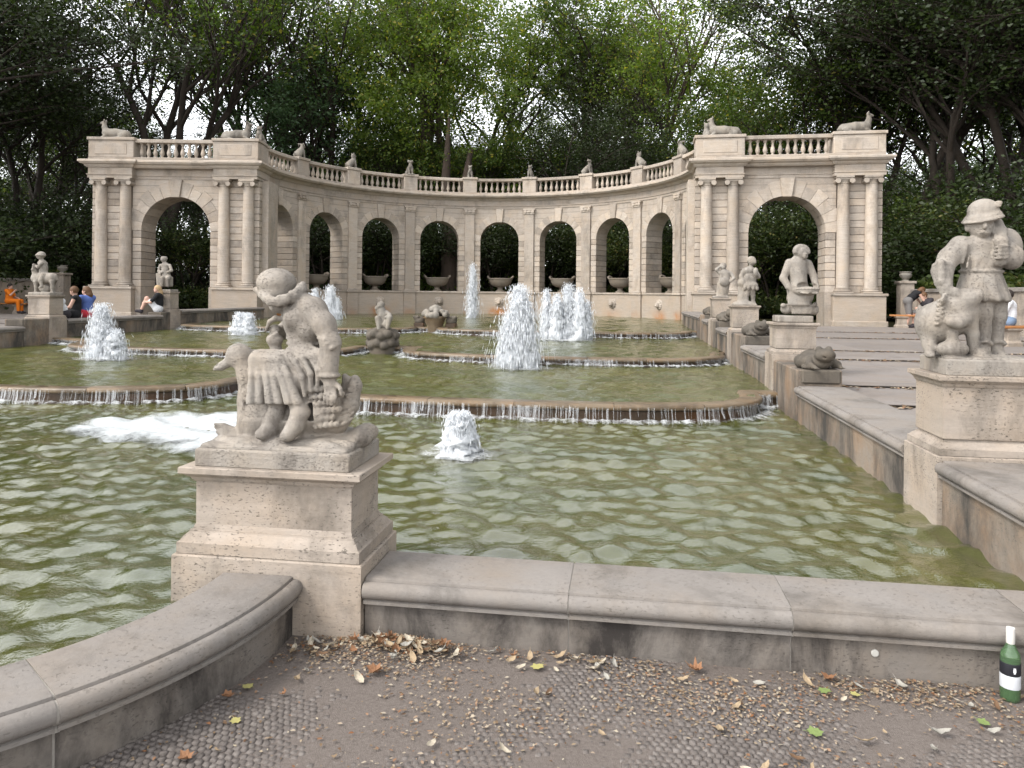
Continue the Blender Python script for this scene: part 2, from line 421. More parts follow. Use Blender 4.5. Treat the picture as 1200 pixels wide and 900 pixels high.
def spraymat(name, alpha):
    N = Nodes(name); tc = N.n('TexCoord'); mp = N.n('Mapping'); mp.inputs['Scale'].default_value = (1, 1, .15); N.l(tc.outputs['Object'], mp.inputs[0])
    n = N.noise(mp.outputs[0], 30, 3, .6)
    N.b.inputs['Base Color'].default_value = (.80, .82, .84, 1); N.b.inputs['Roughness'].default_value = .25
    t = N.n('BsdfTranslucent'); t.inputs[0].default_value = (.80, .82, .86, 1); m0 = N.n('MixShader'); m0.inputs[0].default_value = .35
    N.l(N.b.outputs[0], m0.inputs[1]); N.l(t.outputs[0], m0.inputs[2])
    tr = N.n('BsdfTransparent'); mx = N.n('MixShader'); N.l(N.math('MULTIPLY', N.ramp(n, [(.3, .7), (.7, 1.0)]), alpha), mx.inputs[0])
    N.l(tr.outputs[0], mx.inputs[1]); N.l(m0.outputs[0], mx.inputs[2]); N.l(mx.outputs[0], N.out.inputs[0]); return N.m
M['spray'] = spraymat('spray_water', .95)
M['sheet'] = spraymat('falling_sheet', .34)
# ================================================================ SETTING
AX = -5.9                                   # the fountain's axis; XR / XL its side walls
XR, XL = 2.15, -13.95
Z0, Z1, Z2, Z3 = .12, .32, .46, .615        # the four water levels
gm = Nodes('earth_ground'); gv = gm.coords(False)
gn = gm.noise(gv, 1.1, 6, .65); gf = gm.noise(gv, 60, 4, .75); gp = gm.noise(gv, 240, 2, .6)
gc = gm.mix(gn, (.125, .105, .093), (.185, .16, .143)); gc = gm.mix(gm.ramp(gf, [(.35, .0), (.7, .8)]), gc, (.095, .077, .067))
gc = gm.mix(gm.ramp(gp, [(.62, .0), (.72, .8)]), gc, (.2, .17, .14))
M['earth'] = gm.fin(gc, .95, gm.bump(gm.math('ADD', gf, gp), .6, .01), .15)
fg = Nodes('forest_floor'); fv = fg.coords(False); fn_ = fg.noise(fv, .6, 6, .7)
M['forest'] = fg.fin(fg.mix(fn_, (.03, .035, .012), (.09, .075, .04)), .95, fg.bump(fn_, .6, .1), .1)

g = MB(); g.face_block([(-400, -60, 0), (400, -60, 0), (400, 700, 0), (-400, 700, 0)], [(0, 1, 2, 3)])
ground = tag(g.obj('ground', M['earth'], fix=False), kind='structure')
g = MB()
for x0, x1, y0, y1 in ((2.9, 150, 22.5, 250), (-170, -14.7, 22.5, 250), (-14.7, 2.9, 40.2, 250)):
    g.face_block([(x0, y0, .57), (x1, y0, .57), (x1, y1, .57), (x0, y1, .57)], [(0, 1, 2, 3)])
tag(g.obj('park_ground', M['forest'], fix=False), kind='structure')

# cobbles of the forecourt, sunk in dirt: too small to pick apart, one joined part of the ground
def cobbles():
    p = .030; xs = np.arange(-3.0, 3.4, p); ys = np.arange(.9, 3.46, p * .98)
    X, Y = np.meshgrid(xs, ys); row = np.arange(len(ys))[:, None] % 2
    X = X + row * p * .5; Yw = Y + .16 * np.abs(np.sin((X + 1.1) * 1.35)); X = X.ravel(); Y = Yw.ravel()
    n = len(X); X = X + rng.normal(0, .0016, n); Y = Y + rng.normal(0, .0016, n)
    keep = (Y < 3.45) & ((X + 3.38) ** 2 + (Y - 3.3) ** 2 > 1.72 ** 2); X, Y = X[keep], Y[keep]; n = len(X)
    sink = .006 * (np.sin(X * 3.1 + 1) + np.sin(Y * 4.3 + X * 1.7) + np.sin(X * 7.3 - Y * 5.1)) - .012 * np.clip((Y - 2.75) / .6, 0, 1)
    h = .0026 + sink * .45 + rng.normal(0, .0010, n)
    a = rng.normal(.1, .12, n); s = p * .47 * rng.uniform(.86, 1.04, n); s2 = p * .47 * rng.uniform(.86, 1.04, n)
    ca, sa = np.cos(a), np.sin(a); V = np.zeros((n, 8, 3))
    for i, (dx, dy, q, t) in enumerate([(-1, -1, 1, 0), (1, -1, 1, 0), (1, 1, 1, 0), (-1, 1, 1, 0), (-1, -1, .78, 1), (1, -1, .78, 1), (1, 1, .78, 1), (-1, 1, .78, 1)]):
        lx, ly = dx * s * q, dy * s2 * q
        V[:, i, 0] = X + lx * ca - ly * sa; V[:, i, 1] = Y + lx * sa + ly * ca; V[:, i, 2] = np.where(t, h, h - .008) + (rng.normal(0, .0012, n) if t else 0)
    f = np.array([(4, 5, 6, 7), (0, 1, 5, 4), (1, 2, 6, 5), (2, 3, 7, 6), (3, 0, 4, 7)])
    vis = h > .0005; V = V[vis]; n = len(V)
    Q = (f[None] + 8 * np.arange(n)[:, None, None]).reshape(-1, 4)
    cm = Nodes('cobble_stone'); gi = cm.n('NewGeometry'); vv = cm.coords(False); cn = cm.noise(vv, 70, 3, .7)
    c = cm.ramp(gi.outputs['Random Per Island'], [(0, (.115, .10, .092)), (.5, (.14, .122, .112)), (1, (.17, .15, .137))]); c = cm.mix(cm.ramp(cn, [(.35, .6), (.65, .0)]), c, (.05, .042, .036))
    M['cobble'] = cm.fin(c, .85, cm.bump(cn, .5, .006), .2)
    o = inst('cobblestones', quads_mesh('cobblestones', V.reshape(-1, 3), Q, M['cobble']), ground); tag(o, kind='stuff')
cobbles()

# ---------------------------------------------------------------- walls of the basin
def two_mats(me, mat2, test):
    me.materials.append(mat2)
    for p in me.polygons:
        if test(p.center, p.normal): p.material_index = 1
def wall_prof(zt, back, zb=0.0, k=1.0):
    c = zt - .053
    r = [(back, zb), (back, zt), (.012, zt), (.003, zt - .004), (.0, zt - .016), (-.010, zt - .013)]
    r += [(-.012 - .04 * k * sin(a), c + .04 * cos(a)) for a in np.linspace(.15, pi - .1, 9)]
    r += [(-.030, zt - .100), (-.030, zt - .114), (.0, zt - .120), (.0, zb)]
    return r
def flip(prof): return [(-o, z) for o, z in prof]
mort = simple('pale_mortar', (.25, .23, .205), .9, .2, 60)
def wall_run(parent, path_fn, cuts, zt, back, mirror=False, zb=0.0, mats=('coping', 'crust'), step=.25):
    """coping stones one after another along a path given by length/angle, mortar between them"""
    for a, b in zip(cuts[:-1], cuts[1:]):
        n = max(2, int(abs(b - a) / step) + 1); e = .0025 * (1 if b > a else -1)
        path = [path_fn(t) for t in np.linspace(a + e, b - e, n)]
        pr = wall_prof(zt, back, zb)
        m = MB().sweep(flip(pr) if mirror else pr, path)
        me = m.mesh('coping_stone', M[mats[0]], auto=.6)
        two_mats(me, M[mats[1]], lambda c, nn: c.z < zt - .13 and abs(nn.z) < .5)
        inst('coping_stone', me, parent)
    pr = wall_prof(zt - .004, back - .004 if back > 0 else back + .004, zb); pr = [(o + (.004 if o < .01 else 0), z) for o, z in pr]
    for c in cuts[1:-1]:
        sgn = 1 if cuts[-1] > cuts[0] else -1
        path = [path_fn(c - .006 * sgn), path_fn(c), path_fn(c + .006 * sgn)]
        MB().sweep(flip(pr) if mirror else pr, path).obj('mortar_joint', mort, parent, auto=.6)

YF = 3.43
wf = thing('basin_wall', 'low weathered travertine wall running straight behind the green bottle', 'wall', (.5, YF, 0))
def off(f): return lambda t: (f(t)[0] - .5, f(t)[1] - YF)
ja, jb = at_z(667, 693, .28).x, at_z(925, 709, .28).x
wall_run(wf, off(lambda t: (t, YF)), [-1.215, ja, jb, 1.75, 2.9], .285, .38)
# pale plug set into the face
MB().lathe([(.0, -.004), (.016, -.004), (.016, .004), (.012, .006), (0, .006)], 14).obj('wall_plug', simple('plug_lime', (.32, .31, .285), .8), wf)
pl = wf.children[-1]; q = at_z(1025, 765, 0); q = ray(1025, 765); t = YF / q.y; pl.location = (q.x * t - .5, -.002, HC + q.z * t); pl.rotation_euler = (pi / 2, 0, 0)
CX, CY, CR = -3.38, 3.3, 1.82
wc = thing('basin_wall', 'curved low stone wall bowing out from the duck pedestal', 'wall', (CX, CY, 0))
wall_run(wc, lambda t: (CR * cos(t), CR * sin(t)), [rad(-97), rad(-66), rad(-35), rad(3)], .285, .35, step=.012)
wl = thing('basin_wall', 'long low stone wall continuing from the end of the curved wall', 'wall', (-7, 1.48, 0))
wall_run(wl, lambda t: (t, 0), [-1.6, .5, 2.0, 3.4], .285, .35)

def seg_wall(label, xface, segs, mirror, group=None):
    """side wall: segments (y0, y1, top); crease and roll face the pool"""
    o = thing('basin_wall', label, 'wall', (xface, segs[0][0], 0))
    for y0, y1, zt in segs:
        n = max(1, round((y1 - y0) / 1.9)); cuts = list(np.linspace(y0, y1, n + 1) - segs[0][0])
        # heading +Y the pool lies to the left for the right-hand wall
        wall_run(o, lambda t: (0, t), cuts, zt, .55, mirror=not mirror, mats=('coping', 'stained'), step=1.0)
    return o
RSEG = [(3.1, 5.40, .56), (6.02, 9.6, .56), (11.62, 13.85, .79), (15.75, 17.6, .95), (19.15, 20.6, 1.05), (21.3, 27.6, 1.10)]
seg_wall('stepped travertine wall beside the terrace steps, its face rust stained', XR, RSEG, False)
LSEG = [(3.1, 9.6, .56), (11.6, 15.6, .79), (16.95, 20.9, .92), (21.85, 27.4, 1.05)]
seg_wall('stepped travertine wall where people sit beside the pavilion', XL, LSEG, True)

def pier_block(label, x0, x1, y0, y1, zt, group):
    o = thing('wall_pier', label, 'pier', ((x0 + x1) / 2, y0, 0), 0, group)
    m = MB().box(x0 - (x0 + x1) / 2, x1 - (x0 + x1) / 2, .0, y1 - y0, 0, zt); me = m.mesh('pier_block', M['stained'], bevel=.015)
    inst('pier_block', me, o)
    m = MB().box(x0 + .06 - (x0 + x1) / 2, x1 - .02 - (x0 + x1) / 2, -.03, .42, zt - .17, zt + .004); inst('top_block', m.mesh('top_block', M['frogstone'], bevel=.02), o)
    return o
PIERS = [(9.6, 11.0, .76), (13.85, 15.15, .95), (17.6, 18.6, 1.08), (20.6, 21.3, 1.15)]
pl_lab = ['stone wall pier with a frog, below the statue holding a bowl', 'stone wall pier with a frog, just in front of the standing child statue',
          'stone wall pier with a frog, in front of the statue with raised arms', 'small stone wall pier with a frog, close to the pavilion columns']
for (a, b, z), lb in zip(PIERS, pl_lab): pier_block(lb, XR - .02, XR + .52, a, b, z, 'wall piers topped by stone frogs')
LP = [(9.6, 11.6, .76), (15.6, 16.35, .95), (20.9, 21.3, 1.0)]
pl_lab = ['stone wall pier far along the opposite wall, low over the water', 'stone wall pier at the foot of the rider statue pedestal', 'stone wall pier beside the woman in black sitting on the wall']
for (a, b, z), lb in zip(LP, pl_lab): pier_block(lb, XL - .52, XL + .02, a, b, z, 'wall piers of the opposite wall')

# ---------------------------------------------------------------- terraces with their shallow steps
zlev = [.46, .495, .53, .56, .585, .61, .63]
rv = [476, 454, 422.5, 412, 397, 390]
yst = [at_z(1012, v, zlev[i]).y for i, v in enumerate(rv)]
def terrace(xa, xb):
    root = thing('terrace', None, None, (min(xa, xb), 3.0, 0)); tag(root, kind='structure')
    ys = [3.0] + yst + [27.9]
    x0, x1 = min(xa, xb), max(xa, xb); ox, oy = x0, 3.0
    for i in range(7):
        z = zlev[i]; y0, y1 = ys[i], ys[i + 1]
        MB().box(x0 - ox, x1 - ox, y0 - oy + .02, y1 - oy + .03, -.05, z - .0135).obj('tread_bed', M['riser_shade'], root)
        ny = 2 if y1 - y0 > 3 else 1; edge = .34
        # front edge stones and the larger slabs behind them
        xs = x0
        while xs < x1 - .1:
            xe = min(x1, xs + random.uniform(1.3, 1.9))
            MB().box(xs - ox + .003, xe - ox - .003, y0 - oy - .025, y0 - oy + edge, z - .013, z + random.uniform(-.001, .002)).obj('step_stone', M['paving'], root, bevel=.004)
            xs = xe
        for r in range(ny):
            ya = y0 + edge + (y1 - y0 - edge) * r / ny; yb = y0 + edge + (y1 - y0 - edge) * (r + 1) / ny
            xs = x0
            while xs < x1 - .1:
                xe = min(x1, xs + random.uniform(1.5, 2.6))
                MB().box(xs - ox + .003, xe - ox - .003, ya - oy + .003, yb - oy - .003, z - .013, z + random.uniform(-.003, .002)).obj('paving_slab', M['paving'], root, bevel=.003)
                xs = xe
terrace(XR + .56, 17.5); terrace(XL - .56, -29.5)

# ---------------------------------------------------------------- cascade rims
def lobe(cx, a, yb, b, n=26, p=.62):
    out = []
    for t in np.linspace(0, pi, n):
        c_, s_ = cos(t), sin(t)
        out.append((cx + a * math.copysign(abs(c_) ** p, c_), yb - b * abs(s_) ** p))
    return out
LIPS = [
    ([(XR + .03, 10.78)] + lobe(-1.65, 3.45, 10.75, 1.68) + lobe(-9.15, 3.35, 10.75, 1.75) + [(XL - .03, 10.78)], .335, Z0),
    ([(XR + .03, 16.55)] + lobe(-1.3, 3.3, 16.0, 1.85) + lobe(-9.0, 3.25, 15.9, 1.85) + [(XL - .03, 16.55)], .475, Z1),
    ([(XR + .03, 22.4)] + lobe(-1.8, 3.7, 22.3, 1.5) + lobe(-10.0, 3.7, 22.2, 1.6) + [(XL - .03, 22.4)], .63, Z2)]
lip_lab = ['broad scalloped cascade rim with water falling behind the duck statue', 'scalloped cascade rim passing under the small seated figure on a rock', 'highest cascade rim, crossing below the arcade beside the stone flower pot']
def resample(path, step):
    P = np.array(path); d = np.r_[0, np.cumsum(np.hypot(*np.diff(P, axis=0).T))]; n = int(d[-1] / step)
    t = np.linspace(0, d[-1], n); return np.stack([np.interp(t, d, P[:, 0]), np.interp(t, d, P[:, 1])], 1)
RIMS = []
for (path, zr, zw), lb in zip(LIPS, lip_lab):
    p = resample(path, .12); RIMS.append(p)
    o = thing('cascade_wall', lb, 'cascade wall', (AX, 9, 0)); loc = p - np.array([AX, 9.0])
    prof = [(-.22, zr - .085), (-.22, zr - .012), (-.18, zr)] + [(.03 + .045 * sin(a), zr - .04 + .04 * cos(a)) for a in np.linspace(0, pi, 8)] + [(-.05, zr - .085)]
    nst = max(1, int(len(loc) / 9)); ids = np.linspace(0, len(loc) - 1, nst + 1).astype(int)
    for a_, b_ in zip(ids[:-1], ids[1:]):
        pt = [tuple(q) for q in loc[a_:b_ + 1]]; e_ = Vector(pt[-1]) - Vector(pt[-2]); pt[-1] = tuple(Vector(pt[-1]) - e_.normalized() * .006)
        dz = random.uniform(-.004, .003); MB().sweep([(x_ + random.uniform(-.002, .002), z_ + dz) for x_, z_ in prof], pt).obj('rim_stone', M['wetstone'], o, auto=.7)
    MB().sweep([(-.20, -.02), (-.20, zr - .088), (.0, zr - .088), (.0, -.02)], [tuple(q) for q in loc]).obj('wall_face', M['wetwall'], o)

# ---------------------------------------------------------------- water
def waves(X, Y, amp, seed, lmin=.25, lmax=1.6, n=34):
    r = np.random.default_rng(seed); Z = np.zeros_like(X)
    for _ in range(n):
        lam = math.exp(r.uniform(math.log(lmin), math.log(lmax))); th = r.uniform(0, 2 * pi); k = 2 * pi / lam
        Z += lam ** .9 * np.sin(k * (X * cos(th) + Y * sin(th)) + r.uniform(0, 6.3) + 1.1 * np.sin(X * .9 + th * 3) * np.sin(Y * .7 + th))
    return amp * Z / (lmax * sqrt(n) * .35)
def water_sheet(name, x0, x1, y0, y1, step, z, amp, mat, inside=None, seed=1, lmin=.25, lmax=1.6):
    xs = np.arange(x0, x1 + step, step); ys = np.arange(y0, y1 + step, step); X, Y = np.meshgrid(xs, ys, indexing='ij')
    Z = z + waves(X, Y, amp, seed, lmin, lmax); nx, ny = X.shape
    I = np.arange(nx * ny).reshape(nx, ny); Q = np.stack([I[:-1, :-1], I[1:, :-1], I[1:, 1:], I[:-1, 1:]], -1).reshape(-1, 4)
    if inside is not None:
        cx = (X[:-1, :-1] + step / 2).ravel(); cy = (Y[:-1, :-1] + step / 2).ravel(); Q = Q[inside(cx, cy)]
    V = np.stack([X, Y, Z], -1).reshape(-1, 3); u, inv = np.unique(Q, return_inverse=True)
    o = inst(name, quads_mesh(name, V[u], inv.reshape(Q.shape), mat, True)); tag(o, kind='structure'); return o
water_sheet('water', XL - .1, XR + .06, 1.5, 11.0, .030, Z0, .0066, M['water'],
            lambda x, y: (y > 3.55) | ((x > CX) & ((x - CX) ** 2 + (y - CY) ** 2 < (CR - .1) ** 2)) | ((x <= CX) & (y > 1.6)), 3, .11, .46)
def behind(i):
    p = RIMS[i]; o_ = np.argsort(p[:, 0])
    def f(x, y):   # rim's back edge at that x
        yr = np.interp(x, p[o_, 0], p[o_, 1]); return y > yr + .10
    return f
water_sheet('water', XL - .05, XR + .05, 8.9, 16.9, .07, Z1, .008, M['water_up'], behind(0), 4, .2, .7)
water_sheet('water', XL - .05, XR + .05, 13.9, 22.8, .09, Z2, .008, M['water_up'], behind(1), 5, .25, .8)
water_sheet('water', -16.5, 4.2, 20.4, 40.5, .13, Z3, .008, M['water_up'], lambda x, y: behind(2)(x, y) & ((y > 27) | ((x > XL - .05) & (x < XR + .05))), 6, .35, 1.2)

def set_fade(me, f):
    a = me.attributes.new('fade', 'FLOAT', 'POINT'); a.data.foreach_set('value', np.asarray(f, np.float32).ravel()); return me
def falling(path, zr, zw, k):
    V = []; Q = []; r = np.random.default_rng(30 + k); p = resample(path, .012)
    d = np.gradient(p, axis=0); nrm = np.stack([-d[:, 1], d[:, 0]], 1); nrm /= np.linalg.norm(nrm, axis=1)[:, None]
    dens = .5 + .5 * np.sin(np.arange(len(p)) * .045 + 2 * np.sin(np.arange(len(p)) * .013)) 
    for i in range(len(p)):
        if r.random() > .25 + .7 * dens[i] ** 1.5: continue
        w_ = .002 + .014 * r.random() ** 3; t = d[i] / np.linalg.norm(d[i]); o0 = r.uniform(.075, .095); o1 = o0 + r.uniform(.02, .07)
        zs = np.linspace(zr - .02 - r.random() * .03, zw - .01 if r.random() < .8 else zw + r.uniform(.02, .09), 5); n0 = len(V)
        for j, z in enumerate(zs):
            s = j / 4; c = p[i] + nrm[i] * (o0 + (o1 - o0) * s * s) + t * r.normal(0, .002); ww = w_ * (1 - .35 * s) * r.uniform(.6, 1.3)
            a = c - t * ww; b = c + t * ww; V += [(a[0], a[1], z), (b[0], b[1], z)]
        Q += [(n0 + 2 * j, n0 + 2 * j + 1, n0 + 2 * j + 3, n0 + 2 * j + 2) for j in range(4)]
    o = inst('falling_water', quads_mesh('falling_water', np.array(V), np.array(Q), M['sheet'], True)); tag(o, kind='structure')
    # churned foam along the foot of the fall
    p2 = resample(path, .05); d = np.gradient(p2, axis=0); nn = np.stack([-d[:, 1], d[:, 0]], 1); nn /= np.linalg.norm(nn, axis=1)[:, None]
    rows = np.linspace(.03, .42, 8); V = np.zeros((len(p2), 8, 3))
    for j, o_ in enumerate(rows):
        V[:, j, :2] = p2 + nn * o_; V[:, j, 2] = zw + .012 + .04 * np.clip(1 - abs(o_ - .12) / .14, 0, 1) * r.uniform(.3, 1.3, len(p2)) + r.normal(0, .005, len(p2))
    n = len(p2); I = np.arange(n * 8).reshape(n, 8); Q = np.stack([I[:-1, :-1], I[1:, :-1], I[1:, 1:], I[:-1, 1:]], -1).reshape(-1, 4)
    fd = np.repeat(np.clip(1 - np.abs(rows - .12) / .3, 0, 1)[None], n, 0) * (.45 + .55 * r.random(n))[:, None]
    o = inst('foam', set_fade(quads_mesh('foam', V.reshape(-1, 3), Q, M['foam'], True), fd)); tag(o, kind='stuff', label='white foam along the foot of a cascade')
for k, (path, zr, zw) in enumerate(LIPS): falling(path, zr, zw, k)
# ================================================================ ARCADE (own frame: x along the chord, y away from the pool)
AO = Vector((-5.9, 28.4, 0)); AR = rad(3.7)
R0 = 9.0; YC = 1.2; DEL = rad(20.15); HB = R0 * DEL / 2        # radius of the inner face, centre, bay angle, half bay
ZP, ZS, ZK = 1.79, 4.45, 6.15                                     # sill, springing, underside of the frieze
HO = 1.015; PW = .25; TH = 1.0
def ar(x, y, z=0):
    return Vector((AO.x + x * cos(AR) - y * sin(AR), AO.y + x * sin(AR) + y * cos(AR), z))
cen = ar(0.1, YC)
arcade = thing('curved_arcade', 'semicircular pale travertine arcade of nine round arches with balustrade', 'arcade', (cen.x, cen.y, 0), AR)
def bend(s, dep, z): return (sin(s / R0) * (R0 + dep), cos(s / R0) * (R0 + dep), z)
ANG = [(k - 4) * DEL for k in range(9)]
PANG = [(k - 4.5) * DEL for k in range(10)]
def ring(me, name, angs, parent=arcade): return [inst(name, me, parent, (0, 0, 0), (0, 0, -a)) for a in angs]

# podium
me = MB().box(-HB + .31, HB - .31, .0, TH, .2, ZP - .09, bend, 8).mesh('podium_panel', M['podium']); ring(me, 'podium_panel', ANG)
me = MB().box(-HB + .31, HB - .31, -.05, TH + .03, ZP - .09, ZP, bend, 8).mesh('sill', M['travertine'], bevel=.012); ring(me, 'sill', ANG)
me = MB().box(-.31, .31, -.09, TH + .05, .2, ZP - .10, bend, 2).mesh('pilaster_pedestal', M['podium'], bevel=.01); ring(me, 'pilaster_pedestal', PANG)
me = MB().box(-.36, .36, -.14, TH + .06, ZP - .10, ZP + .012, bend, 2).mesh('pedestal_cap', M['travertine'], bevel=.015); ring(me, 'pedestal_cap', PANG)
# pilasters
me = MB().box(-PW, PW, -.08, TH + .04, ZP + .1, 5.86, bend, 2).mesh('pilaster_shaft', M['travertine'], bevel=.008); ring(me, 'pilaster_shaft', PANG)
me = MB().box(-PW - .05, PW + .05, -.13, TH + .05, ZP + .012, ZP + .1, bend, 2).mesh('pilaster_base', M['travertine'], bevel=.02, seg=2); ring(me, 'pilaster_base', PANG)
m = MB().box(-PW - .04, PW + .04, -.12, TH + .04, 5.86, 5.93, bend, 2).box(-PW - .02, PW + .02, -.10, TH + .04, 5.93, 6.06, bend, 2).box(-PW - .07, PW + .07, -.15, TH + .05, 6.06, ZK - .005, bend, 2)
for s in (-1, 1): m.lathe([(.0, -.02), (.085, -.02), (.085, .02), (.05, .03), (0, .03)], 12, fn=lambda x, y, z, s=s: bend(x * 1.0 + s * .2, -.135 - z, 5.985 + y * .9))
m.lathe([(0, -.02), (.13, -.02), (.11, .03), (.05, .05), (0, .05)], 12, sx=1.1, sy=.55, fn=lambda x, y, z: bend(x, -.12 - z, 5.98 + y))
me = m.mesh('pilaster_capital', M['travertine'], auto=.5); ring(me, 'pilaster_capital', PANG)
# piers: coursed blocks both sides of each opening
NC = 10; ch = (ZS - ZP) / NC
for sgn in (-1, 1):
    a, b = (HO, HB - PW - .003) if sgn > 0 else (-(HB - PW - .003), -HO)
    MBk = MB().box(a, b, .03, TH - .03, ZP + .003, ZS, bend, 1).mesh('pier_core', M['joint'])
    me = MB().box(a - .004 if sgn > 0 else a, b if sgn > 0 else b + .004, .0, TH, .007, ch - .007, bend, 1).mesh('stone_block', M['travertine'], bevel=.012)
    mc = MB().box(a + (.03 if sgn > 0 else 0), b - (0 if sgn > 0 else .03), .03, TH - .03, ZP + .003, ZS, bend, 1).mesh('pier_core', M['joint'])
    for an in ANG:
        inst('pier_core', mc, arcade, (0, 0, 0), (0, 0, -an))
        for c_ in range(NC): inst('stone_block', me, arcade, (0, 0, ZP + c_ * ch), (0, 0, -an))
# arch walls
def arch_wall(m, hw, ho, zs, zt, d0, d1, fn, n=28):
    vs = []; fs = []
    xs = [ho * -cos(pi * i / n) for i in range(n + 1)]; hz = [zs + ho * sin(pi * i / n) for i in range(n + 1)]
    cols = [(-hw, zs)] + list(zip(xs, hz)) + [(hw, zs)]
    for d in (d0, d1):
        for x, z in cols: vs += [fn(x, d, z), fn(x, d, zt)]
    k = len(cols) * 2
    for i in range(len(cols) - 1):
        a = i * 2
        fs.append((a, a + 2, a + 3, a + 1)); fs.append((k + a, k + a + 1, k + a + 3, k + a + 2))
        fs.append((a, k + a, k + a + 2, a + 2)); fs.append((a + 1, a + 3, k + a + 3, k + a + 1))
    e = k - 2; fs.append((0, 1, k + 1, k)); fs.append((e, k + e, k + e + 1, e + 1))
    return m.face_block(vs, fs)
me = arch_wall(MB(), HB - PW - .003, HO + .02, ZS + .002, ZK, .012, TH - .01, bend).mesh('arch_wall', M['coursed']); ring(me, 'arch_wall', ANG)
def wedge(a0, a1, r0, r1, d0, d1, zs, fn, n=3, zmax=99, g=.006):
    vs = []; fs = []
    A = np.linspace(a0 + g / r1, a1 - g / r1, n + 1)
    for d in (d0, d1):
        for a in A:
            rr = min(r1, (zmax - zs) / max(sin(a), .01)); vs += [fn(cos(a) * r0, d, zs + sin(a) * r0), fn(cos(a) * rr, d, zs + sin(a) * rr)]
    k = 2 * (n + 1)
    for i in range(n):
        a = 2 * i
        fs += [(a, a + 1, a + 3, a + 2), (k + a, k + a + 2, k + a + 3, k + a + 1), (a, a + 2, k + a + 2, k + a), (a + 1, k + a + 1, k + a + 3, a + 3)]
    fs += [(0, k, k + 1, 1), (k - 2, k - 1, 2 * k - 1, 2 * k - 2)]
    return MB().face_block(vs, fs)
NV = 11
for i in range(NV):
    if i == NV // 2: continue
    me = wedge(pi * i / NV, pi * (i + 1) / NV, HO, HO + .34 + .05 * (i % 2), -.004, TH, ZS, bend).mesh('voussoir', M['travertine'], bevel=.006); ring(me, 'voussoir', ANG)
m = MB().face_block([bend(x, d, z) for d in (-.07, TH + .02) for x, z in ((-.14, ZS + HO - .03), (.14, ZS + HO - .03), (.21, ZK - .01), (-.21, ZK - .01))],
                    [(0, 1, 2, 3), (7, 6, 5, 4), (0, 4, 5, 1), (1, 5, 6, 2), (2, 6, 7, 3), (3, 7, 4, 0)])
ring(m.mesh('keystone', M['travertine'], bevel=.02), 'keystone', ANG)
# entablature and balustrade, continuous round the curve
def arc_sweep(name, prof, a0, a1, mat, parent=arcade, n=90, **k):
    path = [(sin(a) * R0, cos(a) * R0) for a in np.linspace(a1, a0, n)]      # heading -x: left of the path is toward the centre
    return MB().sweep(prof, path).obj(name, mat, parent, **k)
A1 = 4.5 * DEL
arc_sweep('architrave', [(-TH, ZK), (-TH, 6.30), (.05, 6.30), (.05, 6.27), (.02, 6.25), (.02, ZK)], -A1, A1, M['travertine'])
arc_sweep('frieze', [(-TH, 6.30), (-TH, 6.56), (.0, 6.56), (.0, 6.30)], -A1, A1, M['travertine'])
arc_sweep('cornice', [(-TH - .2, 6.56), (-TH - .2, 6.85), (.38, 6.85), (.40, 6.83), (.40, 6.76), (.36, 6.75), (.32, 6.70), (.30, 6.70), (.14, 6.66), (.10, 6.62), (.04, 6.56)], -A1, A1, M['travertine'])
arc_sweep('parapet_base', [(-.62, 6.852), (-.62, 6.98), (.16, 6.98), (.16, 6.852)], -A1, A1, M['travertine'])
BAL = [(.075, 0), (.075, .05), (.05, .06), (.045, .08), (.075, .14), (.088, .20), (.08, .26), (.05, .38), (.04, .46), (.045, .50), (.065, .51), (.065, .535), (.05, .54), (.075, .55), (.075, .60)]
bal_me = MB().lathe(BAL, 12).mesh('baluster', M['travertine'], auto=.6)
hb = .36
for an in ANG:
    for j in range(8):
        s = -HB + hb + .2 + (2 * (HB - hb) - .4) * j / 7; a = an + s / R0
        inst('baluster', bal_me, arcade, (sin(a) * (R0 + .1), cos(a) * (R0 + .1), 6.98))
me = MB().box(-HB + hb, HB - hb, -.08, .28, 7.58, 7.73, bend, 8).mesh('hand_rail', M['travertine'], bevel=.02); ring(me, 'hand_rail', ANG)
m = MB().box(-hb, hb, -.12, .34, 6.98, 7.66, bend, 2).box(-hb - .05, hb + .05, -.17, .39, 7.66, 7.78, bend, 2)
ring(m.mesh('balustrade_pedestal', M['travertine'], bevel=.015), 'balustrade_pedestal', PANG)
# lion masks on the podium, water spouts
S = Sdf((-.3, -.3, -.3), (.3, .15, .3), .022)
S.ell((0, 0, 0), (.17, .10, .19)); S.ell((0, -.1, -.02), (.11, .09, .13)); S.ell((0, -.17, -.07), (.07, .07, .055)); S.ell((-.055, -.14, .06), (.035, .03, .025)); S.ell((.055, -.14, .06), (.035, .03, .025))
for i in range(12):
    a = 2 * pi * i / 12; S.ell((cos(a) * .17, .0, sin(a) * .19), (.055, .06, .055))
S.ell((0, -.22, -.11), (.04, .06, .02), sub=True, k=.01); S.box((0, .06, 0), (.24, .05, .22))
lion = S.mesh('lion_mask', M['travertine'])
for an in ANG: inst('lion_mask', lion, arcade, (sin(an) * (R0 - .02), cos(an) * (R0 - .02), 1.25), (0, 0, -an))

